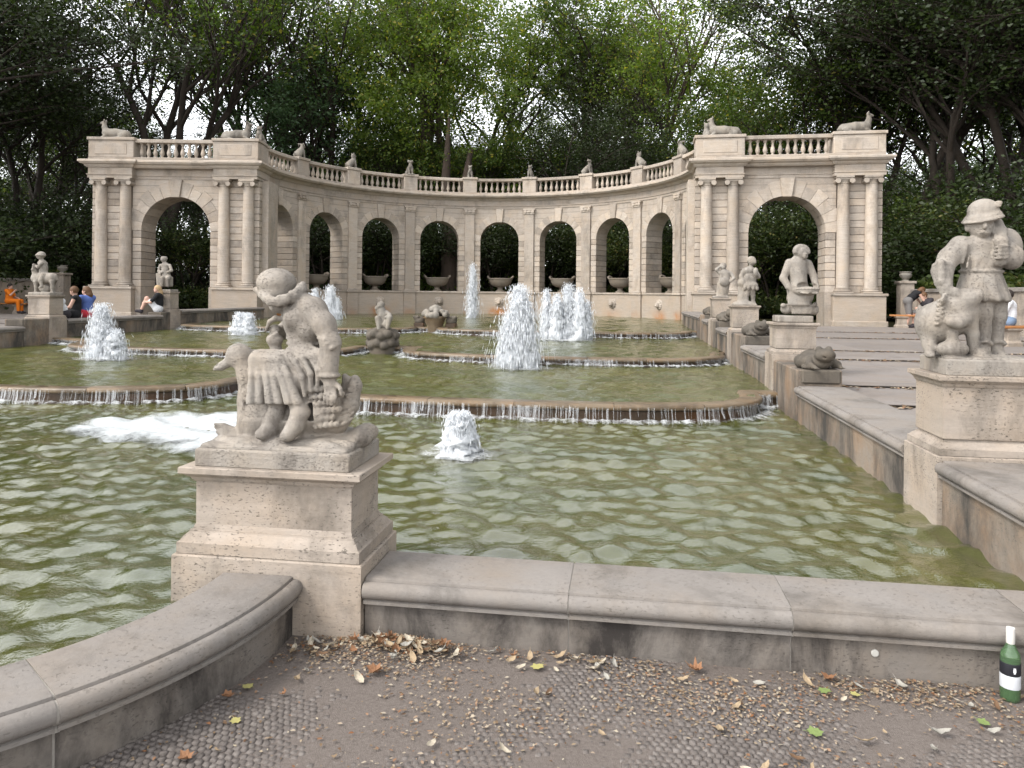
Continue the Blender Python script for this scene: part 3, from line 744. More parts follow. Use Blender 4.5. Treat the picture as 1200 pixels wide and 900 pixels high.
# ---------------------------------------------------------------- pavilions at the two ends
pm_cache = {}
def pmesh(key, fn):
    if key not in pm_cache: pm_cache[key] = fn()
    return pm_cache[key]
def pavilion(x, tilt, label):
    p = ar(x, 0); o = thing('corner_pavilion', label, 'pavilion', (p.x, p.y, 0), AR + tilt, 'pavilions closing the arcade')
    HOp, ZSp, W, T2 = 1.385, 4.08, 3.36, 1.25
    idn = lambda a, b, c: (a, b, c)
    T = M['travertine']
    def put(name, key, fn, loc=(0, 0, 0), rot=(0, 0, 0), scale=(1, 1, 1)): return inst(name, pmesh(key, fn), o, loc, rot, scale)
    for s in (-1, 1):
        f = lambda a, b: (min(a * s, b * s), max(a * s, b * s))
        x0, x1 = f(1.60, W + .06)
        put('podium', 'pod%d' % s, lambda: MB().box(x0, x1, -.36, T2 + .1, .1, 1.72).mesh('podium', M['podium'], bevel=.012))
        xa, xb = f(1.56, W + .12)
        put('podium_cap', 'podc%d' % s, lambda: MB().box(xa, xb, -.42, T2 + .16, 1.72, 1.82).mesh('podium_cap', T, bevel=.02, seg=2))
        put('podium_base', 'podb%d' % s, lambda: MB().box(xa, xb, -.41, T2 + .15, .1, .80).mesh('podium_base', T, bevel=.02))
        xa2, xb2 = f(1.36, 1.597)
        put('jamb_base', 'jb%d' % s, lambda: MB().box(xa2, xb2, -.06, T2 + .02, .1, 1.82).mesh('jamb_base', T, bevel=.012))
        xc0, xc1 = f(HOp + .03, W - .03)
        put('wall_core', 'core%d' % s, lambda: MB().box(xc0, xc1, .03, T2 - .03, 1.81, ZK).mesh('wall_core', M['joint']) if False else MB().box(*f(1.75, W - .03), .03, T2 - .03, 1.821, ZK - .003).mesh('wall_core', M['joint']))
        put('pier_core', 'pc%d' % s, lambda: MB().box(*f(HOp + .03, 1.748), .03, T2 - .03, 1.821, ZSp).mesh('pier_core', M['joint']))
        nc = 16; h = (ZK - 1.822) / nc
        strips = [('a', HOp, 1.74, int((ZSp - 1.822) / h + .5)), ('b', 2.10, 2.82, nc), ('c', 3.08, W, nc)]
        for kx, sa, sb, n in strips:
            q0, q1 = f(sa, sb); hh = h if kx != 'a' else (ZSp - 1.822) / n
            def mk(): return MB().box(q0, q1, .0, T2, .007, hh - .007).mesh('stone_block', T, bevel=.013)
            for i in range(n): put('stone_block', 'bl%s%d' % (kx, s), mk, (0, 0, 1.822 + i * hh))
        for cx in (1.97, 2.95):
            def col():
                m = MB(); prof = [(.235, 2.02)] + [(.235 - .035 * (t / 10) ** 1.6, 2.02 + 3.84 * t / 10) for t in range(1, 11)] + [(.225, 5.87), (.225, 5.90), (.2, 5.905)]
                return m.lathe(prof, 24, (0, -.10, 0)).mesh('column_shaft', T, auto=.5)
            put('column_shaft', 'col', col, (cx * s, 0, 0))
            put('column_base', 'colb', lambda: MB().box(-.32, .32, -.42, .2, 1.821, 1.88).lathe([(.30, 1.88), (.32, 1.90), (.32, 1.93), (.27, 1.95), (.265, 1.97), (.28, 1.985), (.28, 2.01), (.24, 2.022)], 24, (0, -.10, 0)).mesh('column_base', T, auto=.5), (cx * s, 0, 0))
            def cap():
                m = MB().lathe([(.215, 5.90), (.25, 5.97), (.25, 6.0)], 20, (0, -.10, 0)).box(-.27, .27, -.38, .02, 6.0, 6.07).box(-.31, .31, -.42, .06, 6.07, 6.145)
                for q in (-1, 1):
                    m.lathe([(0, -.27), (.095, -.27), (.10, -.25), (.075, -.13), (.075, .0), (.10, .15), (0, .15)], 14, fn=lambda x, y, z, q=q: (x + q * .245, z - .13, y + 5.96))
                return m.mesh('column_capital', T, auto=.5)
            put('column_capital', 'colc', cap, (cx * s, 0, 0))
        put('parapet_block', 'pb%d' % s, lambda: MB().box(*f(1.58, W + .02), -.30, .75, 6.98, 7.66).box(*f(1.53, W + .07), -.35, .8, 7.66, 7.78).mesh('parapet_block', T, bevel=.018))
        put('panel', 'pp%d' % s, lambda: MB().box(*f(1.85, W - .25), -.315, -.28, 7.1, 7.55).mesh('panel', T, bevel=.012))
    put('arch_wall', 'aw', lambda: arch_wall(MB(), 1.745, HOp + .02, ZSp + .002, ZK - .003, .012, T2 - .01, idn).mesh('arch_wall', M['coursed']))
    NVp = 13
    for i in range(NVp):
        if i == NVp // 2: continue
        put('voussoir', 'v%d' % i, lambda: wedge(pi * i / NVp, pi * (i + 1) / NVp, HOp, HOp + .46 + .14 * (i % 2), -.012, T2, ZSp, idn, 4, ZK - .02).mesh('voussoir', T, bevel=.008))
    put('keystone', 'ks', lambda: MB().face_block([(x_, d, z) for d in (-.10, T2 + .02) for x_, z in ((-.17, ZSp + HOp - .04), (.17, ZSp + HOp - .04), (.27, ZK - .01), (-.27, ZK - .01))],
        [(0, 1, 2, 3), (7, 6, 5, 4), (0, 4, 5, 1), (1, 5, 6, 2), (2, 6, 7, 3), (3, 7, 4, 0)]).mesh('keystone', T, bevel=.02))
    # entablature breaks forward over the column pairs; heading +x the outside is to the right, so offsets are negated
    rs = .34; path = [(-W, T2), (-W, -rs), (-1.62, -rs), (-1.62, 0), (1.62, 0), (1.62, -rs), (W, -rs), (W, T2)]
    def sw(prof, name, pt=path): return lambda: MB().sweep([(-a, z) for a, z in prof], pt).mesh(name, T)
    put('architrave', 'arch', sw([(-.6, ZK), (-.6, 6.30), (.05, 6.30), (.05, 6.27), (.02, 6.25), (.02, ZK)], 'architrave'))
    put('frieze', 'frz', sw([(-.6, 6.30), (-.6, 6.56), (.0, 6.56), (.0, 6.30)], 'frieze'))
    put('cornice', 'cor', sw([(-.6, 6.56), (-.6, 6.85), (.26, 6.85), (.28, 6.83), (.28, 6.76), (.25, 6.75), (.22, 6.70), (.20, 6.70), (.12, 6.66), (.10, 6.62), (.04, 6.56)], 'cornice',
        [(-W, T2), (-W, -rs), (-1.62, -rs), (-1.62, -rs + .12), (1.62, -rs + .12), (1.62, -rs), (W, -rs), (W, T2)]))
    put('roof_slab', 'rf', lambda: MB().box(-W + .1, W - .1, .2, T2 - .02, 6.2, 6.84).mesh('roof_slab', T))
    put('parapet_base', 'pbs', lambda: MB().box(-W - .02, W + .02, -.33, .8, 6.853, 6.98).mesh('parapet_base', T, bevel=.01))
    for j in range(11): put('baluster', 'bal', lambda: bal_me, (-1.36 + 2.72 * j / 10, -.05, 6.98))
    put('hand_rail', 'hr', lambda: MB().box(-1.6, 1.6, -.22, .14, 7.58, 7.73).mesh('hand_rail', T, bevel=.02))
    # inner return pier toward the arcade
    sgn = -1 if x > 0 else 1
    put('return_pier', 'rp%d' % sgn, lambda: MB().box(*sorted((sgn * (W - .02), sgn * (W + .25))), .35, 1.6, .1, 6.2).mesh('return_pier', T, bevel=.01))
    return o
PAVX = 12.0
pav_l = pavilion(-PAVX, rad(5.3), 'corner pavilion of the arcade with a woman in black seated before its arch')
pav_r = pavilion(PAVX, rad(-5.3) * -1 if False else rad(-5.3), 'corner pavilion of the arcade behind the statue holding a bowl')
# ================================================================ PEDESTALS
def rect_loft(m, hx, hy, levels):
    vs = []; fs = []
    for ins, z in levels: vs += [(-hx + ins, -hy + ins, z), (hx - ins, -hy + ins, z), (hx - ins, hy - ins, z), (-hx + ins, hy - ins, z)]
    n = len(levels)
    for i in range(n - 1):
        for j in range(4): k = (j + 1) % 4; fs.append((i * 4 + j, i * 4 + k, i * 4 + 4 + k, i * 4 + 4 + j))
    fs.append((3, 2, 1, 0)); fs.append(tuple((n - 1) * 4 + j for j in range(4)))
    return m.face_block(vs, fs)
def pedestal(label, x0, x1, y0, y1, zl, zs0, zs1, zt, mat='pedestal', zb=0.0, group='statue pedestals on the basin walls'):
    hx, hy = (x1 - x0) / 2, (y1 - y0) / 2
    o = thing('pedestal', label, 'pedestal', ((x0 + x1) / 2, (y0 + y1) / 2, 0), 0, group)
    P = M[mat]; k = min(1.0, hx / .49); q = .08 * k; h = zs0 - zl
    rect_loft(MB(), hx, hy, [(0, zb), (0, zl - .006), (.006, zl)]).obj('base_block', P, o)
    rect_loft(MB(), hx, hy, [(.016, zl + .003), (.016, zl + .42 * h), (.022, zl + .45 * h), (.026, zl + .46 * h), (.040, zl + .62 * h), (.058, zl + .74 * h), (.060, zl + .80 * h), (.070, zl + .80 * h), (.074, zl + .9 * h), (q, zs0)]).obj('base_moulding', P, o)
    rect_loft(MB(), hx, hy, [(q + .001, zs0 - .004), (q + .001, zs1)]).obj('shaft', P, o)
    h = zt - zs1
    rect_loft(MB(), hx, hy, [(q - .004, zs1), (q - .010, zs1 + .12 * h), (.066 * k, zs1 + .13 * h), (.060 * k, zs1 + .3 * h), (.040 * k, zs1 + .48 * h), (.036 * k, zs1 + .55 * h), (.024 * k, zs1 + .56 * h), (.022 * k, zs1 + .60 * h), (.018 * k, zs1 + .62 * h), (.018 * k, zs1 + .95 * h), (.022 * k, zt)]).obj('cornice', P, o)
    return o
pedestal('broad travertine pedestal under the figure riding a duck', -2.20, -1.22, 3.39, 3.95, .352, .485, .70, .78)
pedestal('travertine pedestal under the boy with a pig', 2.12, 2.83, 5.41, 6.01, .585, .70, 1.05, 1.13)
pedestal('streaked travertine pedestal under the kneeling figure with a bowl', 2.12, 2.77, 11.0, 11.6, .84, .93, 1.21, 1.29)
pedestal('small pedestal under the standing child statue', 2.12, 2.70, 15.15, 15.73, .97, 1.05, 1.41, 1.48)
pedestal('small pedestal under the statue with raised arms', 2.12, 2.63, 18.6, 19.12, 1.08, 1.15, 1.56, 1.62)
pedestal('pale pedestal under the child riding a ram', -14.62, -13.92, 16.35, 16.93, .97, 1.05, 1.44, 1.52)
pedestal('small pedestal under the seated child holding a tablet', -14.46, -13.94, 21.3, 21.84, 1.06, 1.12, 1.56, 1.63)

# ================================================================ STATUES
def placer(cx, cy, z0):
    """photo pixel at a given depth y behind/before the statue's middle -> the statue's own coordinates"""
    def q(u, v, y=0.0):
        r = ray(u, v); t = (cy + y) / r.y
        return (r.x * t - cx, y, HC + r.z * t - z0)
    return q
def lift(p, d): return tuple(p[i] + d[i] for i in range(3))
def statue(label, cx, cy, zp, slab, S, mat='statue', name='statue', group='stone statues on the pedestals'):
    o = thing(name, label, 'statue', (cx, cy, zp), 0, group)
    if slab: rect_loft(MB(), slab[0], slab[1], [(0, 0), (0, slab[2] - .008), (.008, slab[2])]).obj('plinth', M[mat], o)
    fg_ = inst('figure', S.mesh('figure', M[mat]), o, (0, 0, slab[2] if slab else 0)); return o

# --- child riding a duck ------------------------------------------------------
cx, cy, zb = -1.71, 3.67, .87
q = placer(cx, cy, zb)
S = Sdf((-.52, -.34, -.03), (.50, .30, 1.0), .006)
S.box((0, 0, .0), (.39, .215, .022), rd=.02); r_ = random.Random(4)
for i in range(30): S.ell((r_.uniform(-.32, .34), r_.uniform(-.18, .18), .02), (r_.uniform(.04, .1), r_.uniform(.02, .045), r_.uniform(.015, .032)), (0, 0, r_.uniform(-.6, .6)), k=.02)
S.ell(q(345, 515, .02), (.26, .16, .05), k=.05); S.ell(q(400, 515, .05), (.12, .13, .06), k=.05)
S.chain([q(254, 500, -.08), q(264, 505, -.07), q(282, 513, -.05)], [.014, .030, .045], .02); S.chain([q(252, 497, -.10), q(262, 500, -.08), q(274, 505, -.07)], [.008, .018, .02], .008); S.chain([q(255, 506, -.10), q(268, 510, -.08)], [.010, .02], .008)
for i in range(0): S.chain([q(434 - 1.2 * i, 505 + 1.2 * (i % 3), .10 - .045 * i), q(420 - 1.5 * i, 512, .09 - .045 * i), q(404 - 2 * i, 520, .06 - .04 * i)], [.020, .014, .010], .012)
for i in range(0): S.chain([q(372 + 7 * i, 508 + 3 * i, -.17), q(384 + 7 * i, 514 + 2.5 * i, -.19), q(398 + 6 * i, 516 + 2 * i, -.19)], [.008, .012, .008], .010)
# duck
S.ell(q(280, 416), (.068, .058, .062), (0, .25, 0), k=.02); S.chain([q(270, 423), q(260, 429), q(252, 432.5)], [.032, .020, .011], .02); S.ell(q(256, 431), (.022, .026, .008), (0, .4, 0), k=.008)
S.ell(q(271, 414, -.05), (.010, .008, .010), k=.004)
S.chain([q(286, 422), q(294, 440), q(299, 470), q(304, 495)], [.056, .064, .085, .10], .03)
S.ell(q(345, 488), (.25, .135, .115), k=.04); S.ell(q(306, 492), (.10, .125, .10), k=.04); S.ell(q(380, 480, -.03), (.12, .12, .11), k=.03); S.ell(q(352, 478, -.02), (.16, .13, .12), k=.03); S.ell(q(428, 508, .04), (.06, .12, .05), k=.04)
S.chain([q(396, 494, -.04), q(409, 474, -.03), q(416, 452, -.03), q(416, 445, -.03)], [.060, .052, .036, .026], .015); S.chain([q(404, 470, .02), q(408, 448, .03), q(404, 441, .03)], [.045, .03, .016], .012)
for i in range(8): S.chain([q(393 + i * 2.6, 500 - i * 7.2, -.105 + .006 * i), q(404 + i * 1.9, 496 - i * 7.0, -.095 + .008 * i), q(413 + i * 1.0, 490 - i * 6.2, -.075 + .006 * i)], [.010, .011, .007], .006)
for b in range(6):
    for a in range(7 - b // 2):
        u_ = 360 + a * 6.0 + (b % 2) * 3 + b * 1.5; v_ = 457 + b * 8.5 - a * .6
        S.ell(q(u_, v_, -.150 + .006 * abs(a - 2) + .004 * b), (.0165, .013, .019), (0, .35, .3), k=.004)
for i in range(40): S.ell(q(286 + r_.uniform(-2, 8), 432 + i * 1.7, -.055 - .0012 * i + r_.uniform(-.008, .008)), (.010, .008, .012), k=.005)
# lap, skirt panel with folds, cut at the hem
for y_ in (-.09, .05): S.cap(q(374, 428, y_ * .6), q(305, 423, y_), .078, .062, .03)
S.box(q(314, 441, -.115), (.090, .05, .115), (.05, .06, 0), rd=.025, k=.02); S.box(q(336, 452, -.115), (.075, .045, .085), (.05, .28, 0), rd=.025, k=.02)
for i in range(6):
    S.chain([q(296 + i * 6.5, 418, -.135), q(295 + i * 8.6, 440, -.168 + .006 * (i % 2)), q(293.5 + i * 11.2, 472, -.176 + .010 * (i % 2))], [.014, .017, .023], .010)
for i in range(5): S.chain([q(301 + i * 7.5, 428, -.178), q(300 + i * 10.5, 452, -.196), q(300 + i * 11.6, 476, -.206)], [.004, .007, .011], .006, True)
h_ = q(322, 473, -.15); S.box((h_[0], -.17, h_[2] - .045), (.20, .12, .045), (0, -.03, 0), rd=.004, k=.004, sub=True)
S.ell(q(305, 490, .0), (.10, .12, .11), k=.03); S.ell(q(342, 490, .01), (.20, .125, .12), k=.03)
# hip folds fanning from the sash
S.ell(q(368, 426, -.03), (.095, .125, .085), k=.03); S.ell(q(368, 446, -.06), (.075, .095, .075), k=.03)
for pts in (((332, 411), (346, 424), (354, 442), (357, 464)), ((338, 409), (355, 420), (364, 438), (365, 458)), ((345, 408), (364, 418), (373, 434), (372, 452)), ((353, 407), (371, 416), (379, 430), (379, 446)), ((362, 405), (378, 413), (384, 424), (385, 437))):
    S.chain([q(u_, v_, (-.10, -.155, -.165, -.16)[i_]) for i_, (u_, v_) in enumerate(pts)], [.009, .014, .015, .010], .010)
# booted feet hanging below the hem
S.chain([q(326, 468, -.11), q(322, 486, -.125), q(315, 502, -.14)], [.046, .042, .040], .02); S.chain([q(317, 503, -.14), q(309, 508, -.17), q(304, 509, -.18)], [.040, .034, .022], .015)
S.chain([q(346, 466, -.12), q(352, 482, -.14), q(345, 500, -.16)], [.044, .042, .042], .02); S.chain([q(346, 500, -.16), q(338, 509, -.185), q(333, 512, -.195)], [.042, .034, .022], .015); S.ell(q(357, 484, -.14), (.03, .032, .026), k=.015)
# torso, sash
S.chain([q(367, 424, -.01), q(360, 402, -.01), q(353, 380, -.01)], [.095, .082, .088], .03); S.ell(q(355, 373, -.02), (.092, .135, .078), (0, .3, 0), k=.03); S.ell(q(366, 385, -.05), (.075, .095, .085), k=.03)
for v_ in (393, 399.5, 406): S.chain([q(337, v_ + 3, -.05), q(347, v_ + 1, -.092), q(362, v_ - 1.5, -.10), q(378, v_ - 4, -.075)], [.010, .011, .011, .008], .006)
# near arm, cuff, open hand on the bird
S.chain([q(366, 362, -.10), q(380, 380, -.135), q(387.5, 402, -.15), q(386.5, 438, -.15)], [.060, .056, .050, .041], .02)
for v_, u_ in ((396, 378), (401, 381), (406, 386)): S.chain([q(u_ - 6, v_, -.185), q(u_ + 3, v_ + 2, -.198), q(u_ + 11, v_ - 2, -.17)], [.006, .009, .006], .008)
for i in range(16): f = 2 * pi * i / 16; c_ = q(386.5, 440, -.15); S.ell((c_[0] + .043 * cos(f), c_[1] + .043 * sin(f), c_[2]), (.012, .012, .010), k=.008)
S.cap(q(386.5, 444, -.15), q(387, 450, -.158), .028, .030, .01); S.ell(q(387.5, 454, -.165), (.037, .019, .040), (0, -.05, 0), k=.010)
for i, (du, l) in enumerate(((-6.6, 11), (-2.4, 14), (1.8, 14.5), (5.6, 11.5))): S.chain([q(387.5 + du * .85, 460, -.175), q(387.5 + du, 460 + l * .55, -.185), q(387 + du, 460 + l, -.178)], [.0102, .0098, .0080], .003)
S.chain([q(394.5, 450, -.165), q(399, 456, -.18), q(400, 463, -.182)], [.012, .0105, .008], .005)
# far arm with a curved hook and a little cup
S.chain([q(346, 372, .09), q(334, 388, .10), q(325, 388, .02)], [.05, .042, .028], .02); S.ell(q(322, 386, -.01), (.032, .026, .026), k=.01)
for i in range(4): S.chain([q(325 - i * 1.2, 391 + i * 1.4, -.03), q(319 - i, 393 + i * 1.5, -.045)], [.009, .008], .003)
S.chain([q(331, 374, -.02), q(323, 373, -.03), q(316, 377, -.04), q(311, 388, -.04)], [.013, .015, .012, .007], .008); S.ell(q(322, 398, -.01), (.045, .04, .035), k=.01); S.cap(q(322, 402, .0), q(324, 412, .0), .03, .03, .015)
# bowed head in a round hood, curly fur brim in two lobes
hc = q(325, 341, -.03)
S.chain([q(338, 357, -.02), q(354, 359, -.045), q(369, 364, -.085)], [.056, .066, .062], .03); S.ell(q(372, 378, -.07), (.055, .075, .07), k=.03)
S.chain([q(350, 366, -.01), q(337, 356, -.02)], [.058, .052], .02); S.ell(hc, (.090, .098, .085), k=.012); dm = q(324, 331.5, -.03); S.ell(dm, (.100, .105, .078), k=.008)
S.ell(q(326, 357, -.07), (.050, .045, .045), k=.015); S.ell(q(320, 361, -.105), (.010, .014, .014), k=.008)
def curls(pts, n, r0, seed):
    rr = random.Random(seed); P_ = np.array(pts); t = np.linspace(0, len(P_) - 1, n)
    for k_ in t:
        c_ = np.array([np.interp(k_, range(len(P_)), P_[:, i_]) for i_ in range(3)]); a_ = rr.uniform(0, 6.3)
        for m_ in range(3): S.ell(c_ + np.array((cos(a_ + m_ * 2.1) * r0 * .7, rr.uniform(-.008, .008), sin(a_ + m_ * 2.1) * r0 * .7)), [r0 * rr.uniform(.5, .75)] * 3, k=.004)
        S.ell(c_, (r0, r0 * .8, r0), k=.006)
curls([q(302.5, 340, -.04), q(308, 347, -.11), q(316, 352, -.145), q(324, 353.5, -.14)], 11, .021, 1); curls([q(329, 353, -.14), q(337, 351, -.135), q(346, 345, -.10), q(354, 337, -.04)], 12, .024, 2)
curls([q(355, 337, -.02), q(350, 340, .07), q(335, 342, .10), q(312, 342, .08), q(303, 340, -.02)], 16, .02, 3)
zpl = .78
o = thing('statue', 'stone child in a round hood riding a large duck', 'statue', (cx, cy, zpl))
rect_loft(MB(), .405, .225, [(0, 0), (0, .082), (.010, .09)]).obj('plinth', M['statue'], o, bevel=.004); inst('figure', S.mesh('figure', M['statue']), o, (0, 0, .09))

# --- boy with a pig -------------------------------------------------------------
cx, cy, zb = 2.475, 5.71, 1.24
q = placer(cx, cy, zb)
S = Sdf((-.5, -.36, -.03), (.46, .32, 1.24), .0085)
S.box((0, 0, 0), (.27, .22, .012), rd=.01); S.ell((.02, 0, .0), (.26, .2, .03))
# legs and boots
S.chain([q(1150, 352), q(1149, 366, -.05), q(1151, 388, -.03), q(1149, 410, -.04)], [.078, .074, .055, .056], .02); S.chain([q(1150, 411, -.04), q(1150, 416, -.12)], [.055, .04], .02)
S.chain([q(1166, 352, .06), q(1166, 370, .04), q(1165, 392, .05), q(1165, 412, .05)], [.082, .072, .056, .056], .02); S.chain([q(1166, 414, .05), q(1174, 418, -.03)], [.055, .04], .02)
for u_, y_ in ((1149, -.04), (1165, .05)):
    for i in range(14): f = 2 * pi * i / 14; c_ = q(u_, 401, y_); S.ell((c_[0] + .062 * cos(f), c_[1] + .062 * sin(f), c_[2] + .01 * sin(3 * f)), (.018, .018, .014), k=.012)
# tunic
for i in range(8):
    t = i / 7; S.ell(q(1150 + .5 * t, 320 + 30 * t, 0), (.125 + .045 * t, .095 + .04 * t, .03), k=.03)
for i in range(12):
    f = 2 * pi * i / 12 + .2; a, b = q(1150, 326), q(1150.5, 351)
    S.cap((a[0] + .122 * cos(f), .095 * sin(f), a[2]), (b[0] + .168 * cos(f + .1), .132 * sin(f + .1), b[2]), .008, .017, .02)
b = q(1150, 353.5); S.box((b[0], 0, b[2] - .05), (.0, .0, .0), k=.01)
S.ell(q(1149, 302), (.135, .10, .135), k=.03); S.ell(q(1149, 286), (.165, .095, .06), k=.04); S.ell(q(1150, 313), (.125, .095, .06), k=.02)
for i in range(26): f = 2 * pi * i / 26; c_ = q(1150, 318); S.ell((c_[0] + .131 * cos(f), .100 * sin(f), c_[2]), (.018, .012, .012), k=.008)
for u0, v0, u1, v1 in ((1132, 290, 1128, 308), (1136, 300, 1133, 314), (1162, 296, 1160, 312), (1144, 304, 1143, 316)): S.chain([q(u0, v0, -.088), q(u1, v1, -.088)], [.006, .010], .02)
# near-side arm, rolled sleeve, hand on the pig
S.chain([q(1125, 288, -.02), q(1112, 302, -.06), q(1104, 318, -.10), q(1107, 336, -.15)], [.072, .066, .064, .05], .03)
for v_ in (309, 316, 323, 330): S.chain([q(1094.5 + (v_ - 309) * .15, v_ + 2, -.12), q(1103, v_ - 1, -.175), q(1112, v_ + 2, -.14)], [.014, .020, .014], .026)
S.ell(q(1109, 343, -.16), (.042, .032, .035), k=.015)
for i, y_ in enumerate((-.20, -.185, -.17, -.15)): S.chain([q(1106 + i * 2.2, 346, y_), q(1104 + i * 2.4, 352, y_ - .01), q(1104 + i * 2.4, 357, y_ + .01)], [.0125, .0115, .0095], .004)
S.chain([q(1114, 341, -.18), q(1119, 345, -.19)], [.013, .010], .006)
# other arm up to the sack over the shoulder
S.chain([q(1174, 288, .02), q(1187, 300, -.02), q(1186, 305, -.06), q(1174, 300, -.12)], [.075, .066, .058, .042], .03)
S.ell(q(1173, 297, -.135), (.044, .028, .05), k=.012)
for i in range(4): S.chain([q(1180, 288.5 + i * 4.4, -.15), q(1172, 289 + i * 4.4, -.172), q(1166, 290 + i * 4.2, -.155)], [.0125, .0125, .010], .004)
S.chain([q(1168, 286, -.13), q(1164, 281, -.13)], [.014, .010], .006)
S.chain([q(1166, 262, .06), q(1171, 272, -.04), q(1173, 284, -.10), q(1172, 298, -.12), q(1172, 306, -.12)], [.05, .048, .042, .032, .040], .02); S.ell(q(1180, 290, .10), (.10, .08, .14), k=.03)
for du in (-3, 1, 5): S.chain([q(1166 + du, 266, -.03), q(1170 + du, 282, -.125)], [.007, .007], .01)
# head and hat
S.cap(q(1150, 282), q(1149, 272), .058, .052, .02)
hd = q(1149, 263, -.03); S.ell(hd, (.080, .090, .100), k=.015); S.ell(lift(hd, (-.004, -.05, -.062)), (.042, .04, .036), k=.02)
S.ell(lift(hd, (-.014, -.096, -.022)), (.015, .024, .024), k=.010); S.cap(lift(hd, (-.045, -.083, .012)), lift(hd, (.03, -.088, .015)), .014, .014, .012)
for s_ in (-1, 1): S.ell(lift(hd, (-.012 + s_ * .034, -.092, -.006)), (.016, .012, .009), k=.006, sub=True)
S.cap(lift(hd, (-.034, -.092, -.055)), lift(hd, (.014, -.094, -.055)), .005, .005, .006, True); S.cap(lift(hd, (-.03, -.088, -.063)), lift(hd, (.01, -.09, -.063)), .010, .010, .008)
for s_ in (-1, 1): S.ell(lift(hd, (s_ * .082, .01, -.02)), (.016, .026, .034), k=.01)
ht = q(1152, 247, -.02); S.ell(ht, (.098, .102, .085), (0, -.15, 0), k=.01); S.box(lift(ht, (0, 0, -.045)), (.094, .094, .03), (0, -.2, 0), rd=.03, k=.02)
S.ell(lift(ht, (-.006, -.01, -.062)), (.135, .135, .022), (.12, -.21, 0), k=.012); S.ell(lift(ht, (-.004, -.005, -.04)), (.115, .118, .025), (.08, -.2, 0), k=.02)
for i in range(3): S.chain([lift(ht, (.03 + .02 * i, -.09, .02)), lift(ht, (.06 + .012 * i, -.07, .05))], [.008, .012], .01)
# pig
S.chain([q(1098, 378, -.02), q(1112, 372, -.06), q(1126, 366, -.10)], [.145, .128, .112], .05)
S.chain([q(1122, 356, -.13), q(1133, 350, -.16), q(1145, 346, -.18)], [.092, .070, .042], .03); S.ell(q(1147, 345, -.185), (.020, .036, .036), k=.01)
S.cap(q(1134, 356, -.205), q(1146, 351, -.20), .007, .007, .006, True); S.cap(q(1134, 358, -.17), q(1143, 353, -.185), .034, .026, .012)
S.ell(q(1121, 343, -.19), (.05, .02, .034), (0, .6, 0), k=.012); S.ell(q(1128, 347, -.1), (.04, .025, .035), k=.012); S.ell(q(1133, 345, -.225), (.010, .008, .008), k=.005)
for i in range(12):   # garland down its neck
    c_ = q(1103 - .25 * i, 350 + i * 2.7, -.175 + .003 * abs(i - 6)); S.ell(lift(c_, (.012 * (-1) ** i, 0, 0)), (.018, .017, .015), k=.006)
S.chain([q(1088, 388, -.03), q(1089, 404, -.06), q(1090, 414, -.08)], [.075, .044, .036], .02); S.ell(q(1090, 416, -.10), (.035, .045, .022), k=.01)
S.chain([q(1104, 395, .06), q(1104, 412, .06)], [.06, .036], .02)
S.chain([q(1128, 374, -.17), q(1122, 378, -.21), q(1114, 377, -.22)], [.056, .042, .036], .02); S.chain([q(1136, 376, -.13), q(1140, 392, -.12), q(1140, 410, -.10)], [.056, .040, .036], .02)
S.chain([q(1080, 368, .02), q(1076, 364, .04), q(1078, 358, .03)], [.018, .014, .010], .01)
# bundle with a bird's head between the legs
S.ell(q(1116, 409, -.15), (.105, .075, .058), k=.02); S.chain([q(1116, 404, -.15), q(1117, 393, -.16)], [.045, .030], .02); S.ell(q(1117, 391, -.165), (.032, .03, .028), k=.01)
o = thing('statue', 'stone boy in a brimmed hat resting a hand on a pig', 'statue', (cx, cy, 1.13))
rect_loft(MB(), .275, .235, [(0, 0), (0, .102), (.008, .11)]).obj('plinth', M['statue'], o, bevel=.004); inst('figure', S.mesh('figure', M['statue']), o, (0, 0, .11))

# --- kneeling figure with a bowl ------------------------------------------------------
cx, cy, zp = 2.445, 11.3, 1.29
q = placer(cx, cy, zp)
S = Sdf((-.36, -.34, -.03), (.36, .32, 1.2), .0125)
S.box((0, 0, .05), (.245, .215, .05), rd=.012); a, b = q(938, 367), q(938, 358); S.box((a[0], 0, (a[2] + b[2]) / 2), (.145, .14, .07), rd=.01)
S.ell(q(921, 362, -.05), (.075, .09, .075)); S.ell(q(918, 358, -.12), (.04, .05, .035)); S.ell(q(954, 363, -.05), (.065, .09, .08)); S.ell(q(955, 357, -.13), (.035, .04, .035))
S.ell(q(937, 350), (.18, .16, .11), k=.05); S.ell(q(935, 340), (.155, .15, .13), k=.05); S.ell(q(945, 347, -.10), (.10, .10, .08), k=.05)
for i in range(9): S.chain([q(926 + i * 2.4, 336, -.14), q(924 + i * 3.0, 357, -.16)], [.008, .016], .025)
S.chain([q(936, 336), q(935, 318), q(936, 308)], [.125, .118, .12], .04); S.ell(q(936, 309), (.155, .095, .06), k=.04)
S.chain([q(925, 308), q(918, 326, -.03), q(924, 336, -.10), q(938, 343, -.20)], [.062, .054, .046, .034], .02); S.chain([q(947, 309), q(954, 325, -.03), q(956, 336, -.12), q(952, 342, -.2)], [.060, .052, .044, .034], .02)
bw = q(946, 341, -.17); S.ell(bw, (.16, .15, .065), k=.015); S.ell(lift(bw, (0, 0, .075)), (.14, .13, .06), k=.012, sub=True); S.ell(lift(bw, (0, 0, .035)), (.12, .11, .03), k=.02)
for i in range(22): f = 2 * pi * i / 22; S.ell(lift(bw, (.155 * cos(f), .145 * sin(f), .03)), (.022, .022, .014), k=.01)
